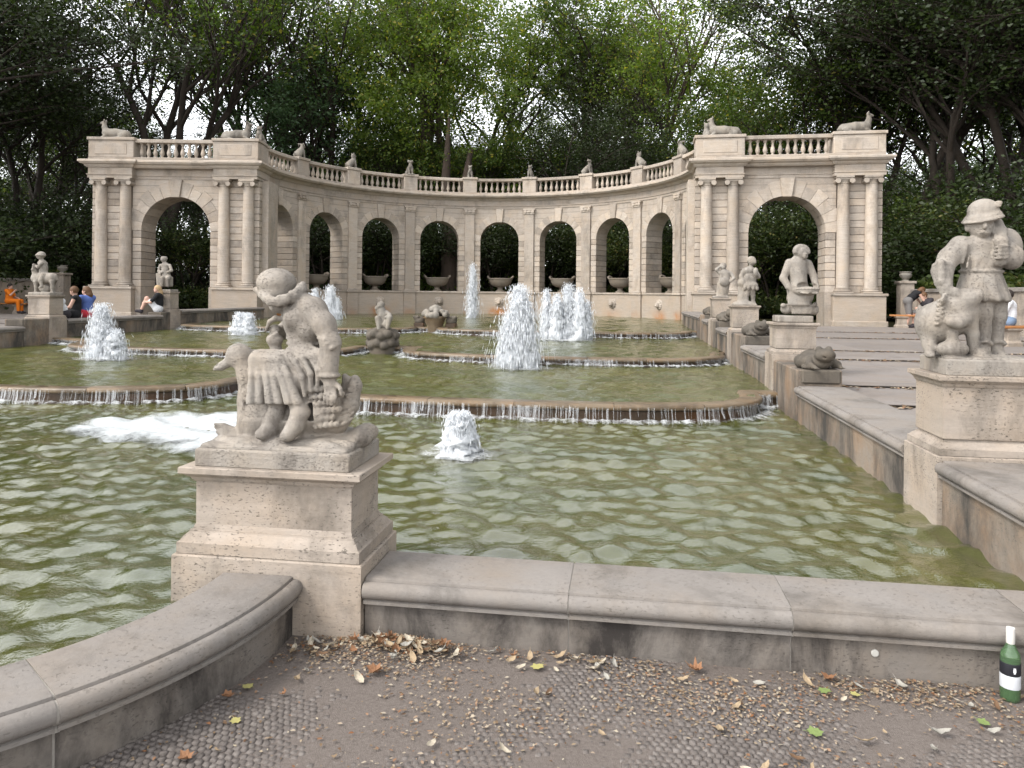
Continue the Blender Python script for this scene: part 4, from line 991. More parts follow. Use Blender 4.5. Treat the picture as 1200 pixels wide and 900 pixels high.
for k_ in (-1, 1):
    for i in range(4): S.chain([lift(bw, (k_ * .09 - .01 + .022 * (i - 1), -.11, -.02)), lift(bw, (k_ * .06 + .022 * (i - 1), -.14, -.035))], [.011, .010], .005)
S.cap(q(937, 306), q(938, 300, -.03), .05, .046, .02); hd = q(939.5, 295.5, -.05); S.ell(hd, (.082, .095, .098), k=.015)
S.ell(lift(hd, (.03, -.06, -.06)), (.045, .04, .045), k=.02); S.ell(lift(hd, (.04, -.105, -.03)), (.014, .02, .02), k=.01)
S.ell(lift(hd, (-.012, .03, .02)), (.108, .105, .10), k=.012)
for i in range(16): f = pi * i / 15; S.ell(lift(hd, (.092 * cos(f) - .005, -.035, .10 * sin(f) - .01)), (.026, .036, .022), k=.014)
for s_ in (-1, 1): S.ell(lift(hd, (.03 + s_ * .03, -.092, -.012)), (.014, .012, .009), k=.006, sub=True)
statue('pale stone figure kneeling with a wide bowl in its arms', cx, cy, zp, None, S)

# --- the smaller, farther figures ---------------------------------------------------------
cx, cy, zp = 2.41, 15.44, 1.48
q = placer(cx, cy, zp); S = Sdf((-.34, -.3, -.03), (.34, .3, 1.12), .014)
S.ell((0, 0, .03), (.23, .23, .07)); S.box((0, 0, .01), (.22, .22, .03), rd=.02)
S.chain([q(877, 338), q(875, 345, -.03), q(875, 353, -.02)], [.07, .05, .04]); S.cap(q(875, 354, -.02), q(877, 355, -.12), .04, .03)
S.chain([q(881, 338), q(882, 346), q(882.5, 354)], [.07, .05, .04]); S.cap(q(882.5, 355), q(884, 356, -.1), .04, .03)
S.ell(q(879, 334), (.155, .13, .08), k=.04); S.ell(q(879, 326), (.125, .105, .12), k=.04); S.ell(q(878.5, 317), (.13, .09, .08), k=.03)
for i in range(10): f = 2 * pi * i / 10; c_ = q(879, 336); S.ell((c_[0] + .14 * cos(f), .11 * sin(f), c_[2] - .03), (.03, .03, .05), k=.02)
S.chain([q(885, 317), q(888.5, 324, -.06), q(886, 322, -.16)], [.05, .045, .035]); S.ell(q(885.5, 318, -.17), (.05, .05, .08))
S.chain([q(872, 317), q(868.5, 324), q(871, 330, -.05)], [.05, .045, .035]); S.ell(q(870, 331, .02), (.10, .10, .10)); S.cap(q(870, 336, .05), q(870.5, 355, .06), .09, .11)
S.cap(q(879.5, 313), q(880.5, 309), .04, .04); hd = q(881.5, 306.2, -.02); S.ell(hd, (.078, .085, .085), k=.012); S.ell(lift(hd, (.05, -.06, -.02)), (.025, .025, .03)); S.ell(lift(hd, (-.015, .02, .025)), (.09, .088, .08), k=.01)
statue('small standing stone child in a short tunic', cx, cy, zp, None, S)

cx, cy, zp = 2.375, 18.86, 1.62
q = placer(cx, cy, zp); S = Sdf((-.32, -.26, -.03), (.36, .26, .95), .016)
S.box((0, 0, .02), (.19, .19, .03), rd=.015); S.cap(q(848, 345), q(849, 330), .11, .13, .03); S.chain([q(849, 330), q(849, 321)], [.14, .12], .04); S.ell(q(849, 320), (.17, .09, .06), k=.03)
S.chain([q(843, 319), q(839.5, 316, -.03), q(843, 313, -.05)], [.05, .042, .034]); S.chain([q(856, 320), q(860, 326, -.04), q(856, 330, -.12)], [.05, .042, .034]); S.ell(q(849, 330, -.12), (.12, .08, .12))
S.chain([q(844, 332), q(842, 345)], [.07, .06]); S.cap(q(849, 318), q(848, 315), .04, .04); hd = q(847.5, 312.5); S.ell(hd, (.075, .08, .08)); S.ell(lift(hd, (.02, -.07, -.02)), (.02, .02, .02)); S.ell(lift(hd, (0, .02, .025)), (.086, .085, .075), k=.01)
statue('small stone figure lifting an arm beside its head', cx, cy, zp, None, S)

cx, cy, zp = -14.27, 16.64, 1.52
q = placer(cx, cy, zp); S = Sdf((-.5, -.3, -.03), (.46, .3, 1.2), .015)
S.box((0, 0, .03), (.30, .24, .045), rd=.02)
S.chain([q(43, 326), q(52, 326), q(61, 326)], [.13, .14, .135], .05); S.chain([q(43, 325), q(41, 317, -.02), q(40, 314, -.04)], [.10, .07, .05]); S.cap(q(41, 313, -.04), q(38, 316, -.1), .05, .03)
S.chain([q(42, 311, -.05), q(39.5, 310, -.09), q(38.5, 313, -.1)], [.03, .026, .02])
for u_, y_ in ((42, -.08), (44, .08), (61, -.08), (63, .08)): S.chain([q(u_, 330, y_), q(u_ + .3, 337, y_), q(u_, 343, y_)], [.06, .038, .036])
S.chain([q(65, 323), q(67, 328)], [.04, .025]); S.ell(q(53, 338), (.17, .1, .1))
S.chain([q(51, 323), q(51, 314), q(49.5, 308)], [.10, .095, .09], .03); S.ell(q(50, 308.5), (.10, .13, .055), k=.03)
S.chain([q(48, 309, -.12), q(44.5, 313, -.13), q(42, 312, -.06)], [.045, .04, .03]); S.chain([q(49, 309, .12), q(45, 313, .12), q(42, 312, .04)], [.045, .04, .03]); S.chain([q(51, 323, -.1), q(47.5, 328, -.16), q(49, 335, -.16)], [.075, .05, .035]); S.cap(q(49, 336, -.16), q(46, 337, -.17), .035, .025)
S.cap(q(49, 306), q(48, 303), .04, .04); hd = q(47.3, 300, -.02); S.ell(hd, (.085, .09, .095)); S.ell(lift(hd, (-.075, -.03, -.02)), (.02, .02, .02)); S.ell(lift(hd, (.015, .01, .03)), (.102, .1, .085), k=.01)
for i in range(18): f = 2 * pi * i / 18; S.ell(lift(hd, (.095 * cos(f) + .01, .095 * sin(f), .02)), (.025, .025, .025), k=.01)
statue('pale stone child riding on the back of a ram', cx, cy, zp, None, S)

cx, cy, zp = -14.2, 21.57, 1.63
q = placer(cx, cy, zp); S = Sdf((-.4, -.3, -.03), (.36, .3, 1.12), .016)
S.box((0, 0, .03), (.22, .22, .045), rd=.02); S.box(q(194, 330), (.17, .16, .16), rd=.03); S.chain([q(195, 325), q(194, 316), q(193.5, 311)], [.13, .115, .11], .03); S.ell(q(193.5, 311), (.17, .10, .055), k=.03)
S.chain([q(188, 311), q(186, 318, -.05), q(190, 319, -.14)], [.05, .045, .035]); S.chain([q(199, 311), q(201, 317, -.05), q(196, 319, -.14)], [.05, .045, .035]); S.box(q(187, 327, -.1), (.09, .06, .19), (0, -.1, 0), rd=.015)
S.chain([q(193, 325, -.06), q(190, 326, -.2), q(190, 335, -.2)], [.085, .06, .045]); S.chain([q(198, 325, -.06), q(197, 327, -.2), q(197, 335, -.2)], [.085, .06, .045])
S.cap(q(193, 309), q(192.3, 306.5), .04, .04); hd = q(191.8, 304); S.ell(hd, (.09, .095, .10)); S.ell(lift(hd, (0, .02, .03)), (.104, .1, .088), k=.01); S.ell(lift(hd, (-.02, -.09, -.02)), (.02, .02, .02))
statue('pale stone child seated on a block holding a tablet', cx, cy, zp, None, S)

# --- crouching figure on a rock and fruit basket, both standing at the dips of the cascade rims
cx, cy, zp = -5.27, 15.9, .0
q = placer(cx, cy, zp); S = Sdf((-.45, -.42, .1), (.45, .42, 1.02), .017)
S.cap((0, 0, .15), (0, 0, .62), .30, .28, .05)
for i in range(22): f = 2 * pi * i / 11 + (i // 11) * .3; S.ell((.27 * cos(f), .27 * sin(f), .56 + .2 * (i // 11) - .05 * (i % 2)), (.11, .11, .10), k=.03)
S.ell((0, 0, .82), (.24, .24, .10), k=.03)
rk = S
S = Sdf((-.35, -.35, .78), (.4, .35, 1.52), .014)
S.ell(q(450, 381), (.13, .14, .10)); S.chain([q(451, 379), q(449, 370), q(447, 364)], [.125, .115, .10], .03)
S.chain([q(453, 380, -.1), q(457, 372, -.16), q(454, 384, -.2)], [.085, .06, .045]); S.chain([q(446, 380, -.1), q(442.5, 373, -.15), q(444, 385, -.18)], [.085, .06, .045])
S.chain([q(453, 366), q(457, 369, -.1), q(452, 372, -.18)], [.05, .042, .034]); S.chain([q(443, 366), q(441.5, 361, -.05), q(445, 357, -.04)], [.05, .042, .034])
S.cap(q(447, 363), q(446.5, 360), .04, .04); hd = q(446.3, 358, -.02); S.ell(hd, (.075, .08, .085)); S.ell(lift(hd, (0, .02, .025)), (.086, .084, .072), k=.01); S.ell(lift(hd, (-.02, -.075, -.02)), (.018, .02, .02))
o = thing('statue', 'small crouching stone figure on a dark wet rock in the cascade', 'statue', (cx, cy, 0))
inst('rock', rk.mesh('rock', M['frogstone']), o); inst('figure', S.mesh('figure', M['statue_grey']), o)

px_, py_ = -5.72, 22.25
o = thing('fruit_basket', 'carved stone basket heaped with fruit standing in the cascade', 'statue', (px_, py_, 0))
bk_ = MB().lathe([(.20, .3), (.23, .62), (.30, .80), (.33, .88), (.36, .90), (.36, .96), (.31, .97), (.28, .95), (0, .95)], 22).obj('basket', M['wetstone'], o, auto=.6)
S = Sdf((-.6, -.6, .85), (.6, .6, 1.5), .026)
r_ = random.Random(5)
for i in range(40):
    a = r_.uniform(0, 2 * pi); rr = r_.uniform(0, .36); S.ell((cos(a) * rr * 1.15, sin(a) * rr, 1.0 + .22 * (1 - rr / .36) + r_.uniform(-.03, .04)), [r_.uniform(.07, .11)] * 3, k=.02)
inst('fruit', S.mesh('fruit', M['statue_grey']), bk_)
for s_ in (-1, 1):
    S = Sdf((-.3, -.3, -.25), (.3, .3, .3), .025); S.ell((0, 0, 0), (.18, .15, .13)); S.ell((s_ * .1, -.05, .08), (.1, .1, .08)); S.ell((s_ * .16, -.12, .12), (.04, .04, .04)); S.ell((s_ * .02, -.12, .12), (.04, .04, .04))
    inst('spout_head', S.mesh('spout_head', M['frogstone']), o, (s_ * .5, .1, .82))
    MB().box(s_ * .5 - .16, s_ * .5 + .16, -.05, .25, .4, .75).obj('spout_block', M['wetwall'], o, bevel=.02)

# --- frogs on the wall piers
S = Sdf((-.3, -.3, -.06), (.3, .3, .36), .014)
S.ell((0, .05, .08), (.16, .19, .10), (.25, 0, 0)); S.ell((0, -.12, .14), (.115, .10, .075)); S.cap((-.09, -.19, .125), (.09, -.19, .125), .012, .012, .01, True)
for s_ in (-1, 1):
    S.ell((s_ * .06, -.10, .205), (.036, .04, .036)); S.ell((s_ * .15, .10, .06), (.065, .12, .075), (0, 0, s_ * .3)); S.chain([(s_ * .13, -.02, .08), (s_ * .17, -.1, .04), (s_ * .15, -.17, .015)], [.045, .035, .025]); S.ell((s_ * .18, -.06, .01), (.05, .07, .02))
    for i in range(3): S.chain([(s_ * .15, -.17, .012), (s_ * (.12 + .03 * i), -.22, .006)], [.014, .010], .008)
frog = S.mesh('frog', M['frogstone'])
fl = ['dark stone frog on the pier below the statue with the bowl', 'dark stone frog on the pier before the standing child', 'dark stone frog on the pier before the raised-arm figure', 'dark stone frog on the pier close to the pavilion columns']
for (a, b_, z), lb in zip(PIERS, fl): tag(inst('stone_frog', frog, None, (XR + .28, a + .18, z + .018), (0, 0, .35), (1.15,) * 3), lb, 'statue', 'stone frogs on the wall piers')

# --- animals on the balustrade
def lying(seed):
    r = random.Random(seed); S = Sdf((-.75, -.36, -.04), (.75, .36, .95), .022)
    S.chain([(.42, 0, .2), (0, 0, .24), (-.35, 0, .26)], [.19, .20, .19], .05)
    S.chain([(-.38, 0, .3), (-.46, 0, .5), (-.46, 0, .66)], [.15, .10, .075], .04); S.cap((-.46, 0, .70), (-.60, 0, .66), .075, .045, .03)
    for s_ in (-1, 1):
        S.ell((-.43, s_ * .09, .76), (.03, .04, .07), (s_ * .5, 0, 0)); S.ell((.34, s_ * .17, .14), (.17, .08, .12)); S.chain([(-.36, s_ * .12, .14), (-.5, s_ * .13, .05), (-.64, s_ * .12, .04)], [.075, .05, .04])
        S.chain([(.25, s_ * .22, .06), (.05, s_ * .24, .04)], [.05, .035])
    S.cap((.58, 0, .22), (.64, 0, .15), .05, .03); S.box((0, 0, .0), (.68, .27, .03), rd=.02)
    return S.mesh('figure', M['statue_grey'])
def sitting(kind):
    S = Sdf((-.5, -.32, -.04), (.5, .32, .95), .022); S.box((0, 0, 0), (.30, .22, .03), rd=.02)
    S.chain([(.2, 0, .16), (.02, 0, .30), (-.10, 0, .45)], [.17, .16, .12], .05)
    if kind == 1: S.chain([(-.12, 0, .48), (-.14, 0, .58)], [.10, .085]); S.cap((-.15, 0, .64), (-.30, 0, .58), .085, .05)
    elif kind == 2: S.chain([(-.1, 0, .5), (-.06, 0, .62)], [.10, .10]); S.ell((-.08, 0, .66), (.12, .11, .11)); S.ell((-.2, 0, .63), (.05, .06, .05))
    else: S.cap((-.1, 0, .5), (-.08, 0, .66), .09, .09); S.ell((-.08, 0, .70), (.12, .17, .07)); S.ell((-.17, 0, .66), (.05, .04, .05))
    for s_ in (-1, 1):
        S.ell((.18, s_ * .13, .13), (.14, .07, .12)); S.chain([(-.13, s_ * .09, .36), (-.17, s_ * .09, .16), (-.18, s_ * .09, .04)], [.065, .05, .045]); S.cap((-.18, s_ * .09, .04), (-.26, s_ * .09, .035), .045, .035)
        if kind == 1: S.chain([(-.13, s_ * .07, .70), (-.05, s_ * .15, .70), (-.10, s_ * .18, .60)], [.035, .032, .022])
        if kind == 2: S.ell((-.05, s_ * .09, .76), (.03, .035, .06))
        if kind == 3: S.ell((-.06, s_ * .11, .76), (.03, .05, .05))
    S.cap((.34, 0, .12), (.40, 0, .2), .05, .03)
    return S.mesh('figure', M['statue_grey'])
def animal(label, me, world, rz, z, grp, sc=1.0):
    o = tag(inst('animal_statue', me, None, (world.x, world.y, z), (0, 0, rz), (sc, sc, sc)), label, 'statue', grp); return o
lyme = lying(1)
def pav_pt(side, lx, ly=.2):
    c_ = ar(side * PAVX, 0); t = AR - side * rad(5.3); return Vector((c_.x + lx * cos(t) - ly * sin(t), c_.y + lx * sin(t) + ly * cos(t), 0))
G = 'animal statues along the balustrade'
animal('lying stone deer on the pavilion edge next to the dark trees, over the seated people', lyme, pav_pt(-1, -2.55), AR + rad(5.3), 7.775, G)
animal('lying stone deer facing inward over the arch with the woman in black', lyme, pav_pt(-1, 2.35), AR + rad(5.3) + pi, 7.775, G)
animal('lying stone deer over the columns behind the standing child statue', lyme, pav_pt(1, -2.3), AR - rad(5.3), 7.775, G)
animal('lying stone deer on the pavilion edge above the woman leaning over a bench', lyme, pav_pt(1, 2.45), AR - rad(5.3) + pi, 7.775, G)
kinds = [2, 1, 2, 3, 2, 2, 3, 2, 1, 2]
sit_me = {k: sitting(k) for k in (1, 2, 3)}
alab = ['stone animal on the balustrade where the arcade leaves the pavilion by the people', 'stone ram looking along the balustrade one post from that pavilion', 'stone dog sitting on the second balustrade post from that pavilion',
        'stone owl-like figure with flat top near the forked tree', 'stone cat sitting on the post over the pier with the tall thin jet', 'stone cat sitting on the post beside the bright gap in the trees',
        'stone owl-like figure with flat top over the white jets', 'stone lion sitting with raised head on the curving balustrade', 'stone ram on the last post before the pavilion with the bowl statue', 'stone animal tucked in the corner where arcade and pavilion meet']
for i, a in enumerate(PANG):
    wx = sin(a) * (R0 + .1); wy = cos(a) * (R0 + .1); p = Vector((cen.x + wx * cos(AR) - wy * sin(AR), cen.y + wx * sin(AR) + wy * cos(AR), 0))
    fx = AR - a + (pi if i in (1, 2, 6) else 0) + (pi / 2 if i in (3, 4, 5) else 0)
    animal(alab[i], sit_me[kinds[i]], p, fx, 7.775, G, .95 if i not in (4, 5) else .85)

# --- bowls in the arches
def planter():
    o = thing('stone_planter', 'wide shallow stone bowl on a foot standing in an arcade arch', 'planter', (0, 0, 0), 0, 'stone bowls in the arches')
    P = M['travertine_d']
    MB().lathe([(.25, 0), (.25, .06), (.16, .10), (.13, .18), (.17, .24), (.22, .26)], 18).obj('foot', P, o, auto=.6)
    bw_ = MB().lathe([(.10, .25), (.36, .29), (.54, .40), (.62, .56), (.64, .66), (.68, .68), (.68, .74), (.62, .75), (.56, .68), (0, .66)], 30, sx=1.0, sy=.72).obj('bowl', P, o, auto=.6)
    for s_ in (-1, 1): MB().tube([(s_ * .60, -.16, .72), (s_ * .68, -.12, .80), (s_ * .70, 0, .83), (s_ * .68, .12, .80), (s_ * .60, .16, .72)], [.05, .06, .065, .06, .05], 10).obj('handle', P, bw_, smooth=True)
    return o
M['travertine_d'] = stone('planter_stone', (.34, .29, .235), band=.3, pits=.3, grime=.3, vary=.1)
ordn = ['arch next to', 'second arch from', 'third arch from', 'fourth arch from']
BOWL = ['wide stone bowl in the %s the pavilion with the woman in black' % a for a in ordn] + ['wide stone bowl in the middle arch of the arcade'] + ['wide stone bowl in the %s the pavilion behind the bowl statue' % a for a in reversed(ordn)]
pp = planter(); first = True
for an in ANG:
    o = pp if first else copy_tree(pp); first = False
    rr = R0 + .62; wx, wy = sin(an) * rr, cos(an) * rr
    o['label'] = BOWL[ANG.index(an)]
    o.location = (cen.x + wx * cos(AR) - wy * sin(AR), cen.y + wx * sin(AR) + wy * cos(AR), ZP); o.rotation_euler = (0, 0, AR - an); o.scale = (.97, .97, .97)
# ================================================================ BENCHES, BOUNDARY WALLS, PEOPLE
Z_T = .63
def boundary(label, pts, ztop, hedge_label, flip_=False):
    P = resample([(p.x, p.y) for p in pts], .3); o = thing('boundary_wall', label, 'wall', (P[0][0], P[0][1], 0)); L = P - P[0]
    MB().sweep([(-.18, .3), (-.18, ztop - .12), (.18, ztop - .12), (.18, .3)], [tuple(q_) for q_ in L]).obj('wall_body', M['pedestal'], o)
    MB().sweep([(-.22, .3), (-.22, .78), (.22, .78), (.22, .3)], [tuple(q_) for q_ in L]).obj('wall_foot', M['pedestal'], o)
    n = len(L); k = 0
    while k < n - 2:
        e = min(n, k + 6); MB().sweep([(-.25, ztop - .118), (-.25, ztop - .02), (-.2, ztop), (.2, ztop), (.25, ztop - .02), (.25, ztop - .118)], [tuple(q_) for q_ in L[k:e]] if e < n else [tuple(q_) for q_ in L[k:]]).obj('coping_stone', M['coping'], o); k = e - 1
    # clipped hedge standing behind the wall
    d = np.gradient(P, axis=0); nn = np.stack([-d[:, 1], d[:, 0]], 1); nn /= np.linalg.norm(nn, axis=1)[:, None]
    if flip_: nn = -nn
    m = 5200; i = rng.integers(0, len(P), m); off_ = .35 + .9 * rng.random(m); c = np.c_[P[i] + nn[i] * off_[:, None] + rng.normal(0, .15, (m, 2)), .6 + (ztop - .30 + .12 * np.sin(i * .9)) * rng.random(m) ** .6 + rng.normal(0, .05, m)]
    h = thing('hedge', hedge_label, 'hedge', (P[0][0], P[0][1], 0)); c[:, :2] -= P[0]
    inst('foliage', leaf_cloud('foliage', c, .09, .16, M['hedge'], 5), h)
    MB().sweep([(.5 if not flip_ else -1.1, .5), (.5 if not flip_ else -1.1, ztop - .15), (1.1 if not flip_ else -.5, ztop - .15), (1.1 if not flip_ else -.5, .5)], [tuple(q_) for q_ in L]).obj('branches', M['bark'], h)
def leaf_cloud(name, c, s0, s1, mat, seed=1, flat=.5):
    r = np.random.default_rng(seed); n = len(c); s = r.uniform(s0, s1, n)
    a = r.normal(0, 1, (n, 3)); a[:, 2] *= flat; a /= np.linalg.norm(a, axis=1)[:, None]
    b = r.normal(0, 1, (n, 3)); b -= (b * a).sum(1)[:, None] * a; b /= np.linalg.norm(b, axis=1)[:, None]
    cr = np.cross(a, b)
    V = np.stack([c - a * s[:, None], c - b * (s * .55)[:, None] + cr * (s * .2)[:, None], c + a * s[:, None], c + b * (s * .55)[:, None] + cr * (s * .2)[:, None]], 1).reshape(-1, 3)
    Q = np.arange(n * 4).reshape(n, 4); return quads_mesh(name, V, Q, mat)
boundary('low stone boundary wall behind the man in a white shirt', [at_d(1064, 345, 28.2), at_d(1130, 345, 24.6), at_d(1200, 345, 21.2), at_d(1300, 345, 18)], 2.0, 'clipped hedge behind the wall near the man in white', False)
boundary('low stone boundary wall behind the person in orange', [at_d(80, 345, 34.5), at_d(30, 345, 33.2), at_d(-60, 345, 30), at_d(-200, 345, 25)], 2.15, 'clipped hedge behind the wall near the person in orange', True)
def post(label, p, top):
    o = thing('gate_post', label, 'post', (p.x, p.y, 0), 0, 'stone posts ending the boundary walls')
    MB().box(-.24, .24, -.24, .24, .4, top - .42).obj('shaft', M['pedestal'], o, bevel=.015); MB().box(-.30, .30, -.30, .30, top - .42, top - .32).obj('cap', M['pedestal'], o, bevel=.02)
    MB().lathe([(.16, 0), (.10, .05), (.12, .08), (.20, .16), (.22, .24), (.19, .30), (.22, .32), (.22, .35), (.0, .36)], 16, (0, 0, top - .32)).obj('finial', M['statue_grey'], o, auto=.6)
post('stone post with an urn finial behind the leaning woman', at_d(1061, 345, 27.8), 2.62); post('stone post with an urn finial behind the ram rider statue', at_d(73, 345, 33.9), 2.75)
wood = simple('bench_wood', (.30, .13, .045), .55, .35, 9)
def bench(label, p, rz, L, zt, zg, two=True):
    o = thing('bench', label, 'bench', (p.x, p.y, zg), rz, None); h = zt - zg
    for j in range(3): MB().box(-L / 2, L / 2, -.22 + j * .15, -.22 + j * .15 + .135, h - .055, h).obj('seat_plank', wood, o, bevel=.008)
    for s_ in (-1, 1): rect_loft(MB(), .20, .22, [(.0, 0), (0, .08), (.04, .14), (.05, h - .14), (.0, h - .09), (0, h - .056)]).obj('stone_support', M['pedestal'], o); o.children[-1].location = (s_ * (L / 2 - .35), 0, 0)
    return o
b1 = at_d(1190, 345, 17.2); bench('wooden plank bench on stone supports under the man in white', Vector((b1.x + .35, b1.y)), rad(20), 2.0, 1.05, .58)
b2 = at_d(1077, 345, 25.8); bench('plank bench on stone supports beside the leaning woman', Vector((b2.x, b2.y)), rad(-10), 1.8, 1.08, .61)
b3 = at_d(8, 345, 31.5); bench('plank bench on stone supports under the person in orange', Vector((b3.x - .2, b3.y)), rad(10), 2.2, 1.08, .63)

skin = simple('skin', (.44, .25, .18), .5, .1, 30); skin2 = simple('skin_light', (.42, .26, .20), .5, .1, 30)
CL = {k: simple('cloth_' + k, tuple(q_ * .72 for q_ in c), .85, .25, 25) for k, c in dict(black=(.012, .012, .014), orange=(.75, .19, .01), white=(.72, .72, .74), grey=(.16, .15, .145), blue=(.10, .16, .42), red=(.55, .04, .06), jeans=(.18, .25, .36), dark=(.035, .03, .035), maroon=(.10, .02, .02)).items()}
HAIR = {k: simple('hair_' + k, c, .6, .4, 60) for k, c in dict(dark=(.018, .012, .009), brown=(.09, .045, .02), blond=(.35, .24, .13)).items()}
BASE = dict(pel=(0, 0, .10), belly=(-.01, 0, .26), chest=(-.01, 0, .44), neck=(.0, 0, .57), head=(.03, 0, .70))
def pose(**k):
    J = dict(BASE)
    for s_, n in ((1, 'L'), (-1, 'R')):
        J.update({'sh' + n: (-.01, s_ * .17, .52), 'el' + n: (.08, s_ * .24, .28), 'wr' + n: (.28, s_ * .14, .20), 'hip' + n: (.0, s_ * .09, .09), 'kn' + n: (.44, s_ * .11, .09), 'an' + n: (.46, s_ * .11, -.33)})
    J.update(k); return J
def person(label, loc, rz, J, top, bot, shoe, hair, sleeve=.5, leg=1.0, sk=skin, long_hair=False, face=(1, 0, -.1), skirt=False):
    o = thing('person', label, 'person', loc, rz, None); pts = np.array(list(J.values())); lo = pts.min(0) - .26; hi = pts.max(0) + .26; h = .0125
    V = lambda n: np.array(J[n], float)
    B, T, P_, SH, H = (Sdf(lo, hi, h) for _ in range(5))
    def torso(S, g): S.chain([V('pel'), V('belly'), V('chest')], [.125 + g, .115 + g, .125 + g], .05); S.ell(V('chest') + (0, 0, .03), (.10 + g, .165 + g, .10 + g), k=.04); S.cap(V('shL'), V('shR'), .055 + g, .055 + g, .04); S.cap(V('hipL'), V('hipR'), .095 + g, .095 + g, .04)
    torso(B, 0); B.cap(V('chest') + (0, 0, .06), V('neck'), .055, .05, .03); B.cap(V('neck'), V('head') - (0, 0, .03), .048, .048, .02)
    hd = V('head'); f = np.array(face, float); f /= np.linalg.norm(f); up = np.array((0, 0, 1.)); sd_ = np.cross(up, f); sd_ /= np.linalg.norm(sd_); up = np.cross(f, sd_)
    yaw = atan2(f[1], f[0]); pit = -math.asin(f[2]); B.ell(hd, (.095, .076, .115), (0, pit, yaw), k=.015); B.ell(hd + f * .05 - up * .06, (.045, .045, .05), k=.025)
    B.ell(hd + f * .098 - up * .012, (.016, .013, .02), k=.008); B.cap(hd + f * .088 - up * .055 - sd_ * .02, hd + f * .088 - up * .055 + sd_ * .02, .009, .009, .008)
    for s_ in (-1, 1): B.ell(hd + sd_ * s_ * .078 - up * .01, (.022, .014, .03), k=.008); B.ell(hd + f * .087 + sd_ * s_ * .032 + up * .012, (.012, .014, .009), k=.006, sub=True)
    for n in 'LR':
        sh, el, wr, hp, kn, an = (V(k + n) for k in ('sh', 'el', 'wr', 'hip', 'kn', 'an'))
        B.chain([sh, el, wr], [.05, .042, .030], .02); d = wr - el; d /= np.linalg.norm(d); pm = wr + d * .055; B.cap(wr, pm, .03, .034, .015)
        sx = np.cross(d, (0.1, .2, 1)); sx /= np.linalg.norm(sx); dn = np.array((0, 0, -1.))
        for i, l in enumerate((.06, .075, .07, .055)):
            b0 = pm + sx * (.024 * (i - 1.5)) * .75; B.chain([b0, b0 + d * l * .55 + dn * .006, b0 + d * l * .85 + dn * .03], [.0115, .011, .010], .005)
        B.chain([wr + d * .02 + sx * .025, wr + d * .055 + sx * .055, wr + d * .085 + sx * .055], [.013, .012, .010], .006)
        B.chain([hp, kn, an], [.085, .060, .040], .03); fw = np.array(J.get('toe' + n, an + (.15, 0, -.07)), float); B.cap(an - (0, 0, .04), fw, .04, .03, .02)
        if sleeve > 0:
            T.cap(sh, sh + (el - sh) * min(1, sleeve * 1.6), .066, .062, .03)
            if sleeve > .6: T.cap(el, el + (wr - el) * .9, .058, .045, .02)
        e_ = hp + (kn - hp) * min(1, leg * 2); P_.cap(hp, e_, .104, .104 - .026 * min(1, leg * 2), .05)
        if leg > .5: P_.cap(kn, kn + (an - kn) * (leg - .5) * 1.9, .078, .062, .02)
        SH.cap(an - (0, 0, .045), fw, .050, .042, .02); SH.cap(an - (0, 0, .01), an - (0, 0, .06), .052, .05, .02)
    torso(T, .014); P_.cap(V('hipL'), V('hipR'), .115, .115, .05); P_.cap(V('pel'), V('pel') + (V('belly') - V('pel')) * .25, .142, .138, .05)
    if skirt: P_.cap((V('hipL') + V('hipR')) / 2, (V('knL') + V('knR')) / 2 * .7 + (V('hipL') + V('hipR')) * .15, .13, .15, .06)
    H.ell(hd - f * .012 + up * .022, (.108, .090, .112), (0, pit, yaw), k=.012); H.ell(hd + f * .085 - up * .05, (.07, .085, .085), (0, pit, yaw), k=.02, sub=True)
    if long_hair: H.chain([hd - f * .05, hd - f * .085 - up * .10, hd - f * .08 - up * .24], [.085, .08, .055], .03)
    bo = inst('body', B.mesh('body', sk), o)
    for nm, S_, mt in (('shirt', T, CL[top]), ('trousers' if not skirt else 'skirt', P_, CL[bot]), ('shoes', SH, CL[shoe]), ('hair', H, HAIR[hair])): inst(nm, S_.mesh(nm, mt), o)
    return o
# man on the far bench, lifting a hand to his mouth
p = at_d(11, 345, 31.3); person('person in orange shirt and trousers sitting on a bench, hand raised', (p.x, p.y, 1.085), rad(8), pose(elR=(.20, -.22, .34), wrR=(.30, -.10, .50), elL=(.08, .22, .26)), 'orange', 'orange', 'dark', 'dark', .5, 1.0, skin2)
# three sitting on the wall
person('person in a pale top bending forward on the wall beside the ram rider', (-14.32, 17.28, .93), rad(-95), pose(belly=(.06, 0, .24), chest=(.18, 0, .38), neck=(.27, 0, .47), head=(.34, 0, .56), shL=(.2, .17, .43), shR=(.2, -.17, .43), elL=(.36, .2, .22), elR=(.36, -.2, .22), wrL=(.46, .1, .12), wrR=(.46, -.1, .12)), 'white', 'dark', 'dark', 'blond', .5, .6, skin2, True)
person('person in a black sleeveless top sitting on the wall', (-14.30, 17.68, .93), rad(-150), pose(), 'black', 'black', 'dark', 'brown', 0, .5, skin2, False, (.9, -.3, -.2))
person('person in a blue top and red skirt sitting on the wall', (-14.33, 18.15, .93), rad(165), pose(elR=(.14, -.2, .3)), 'blue', 'red', 'dark', 'brown', .3, .4, skin2, True, (.9, .5, 0), True)
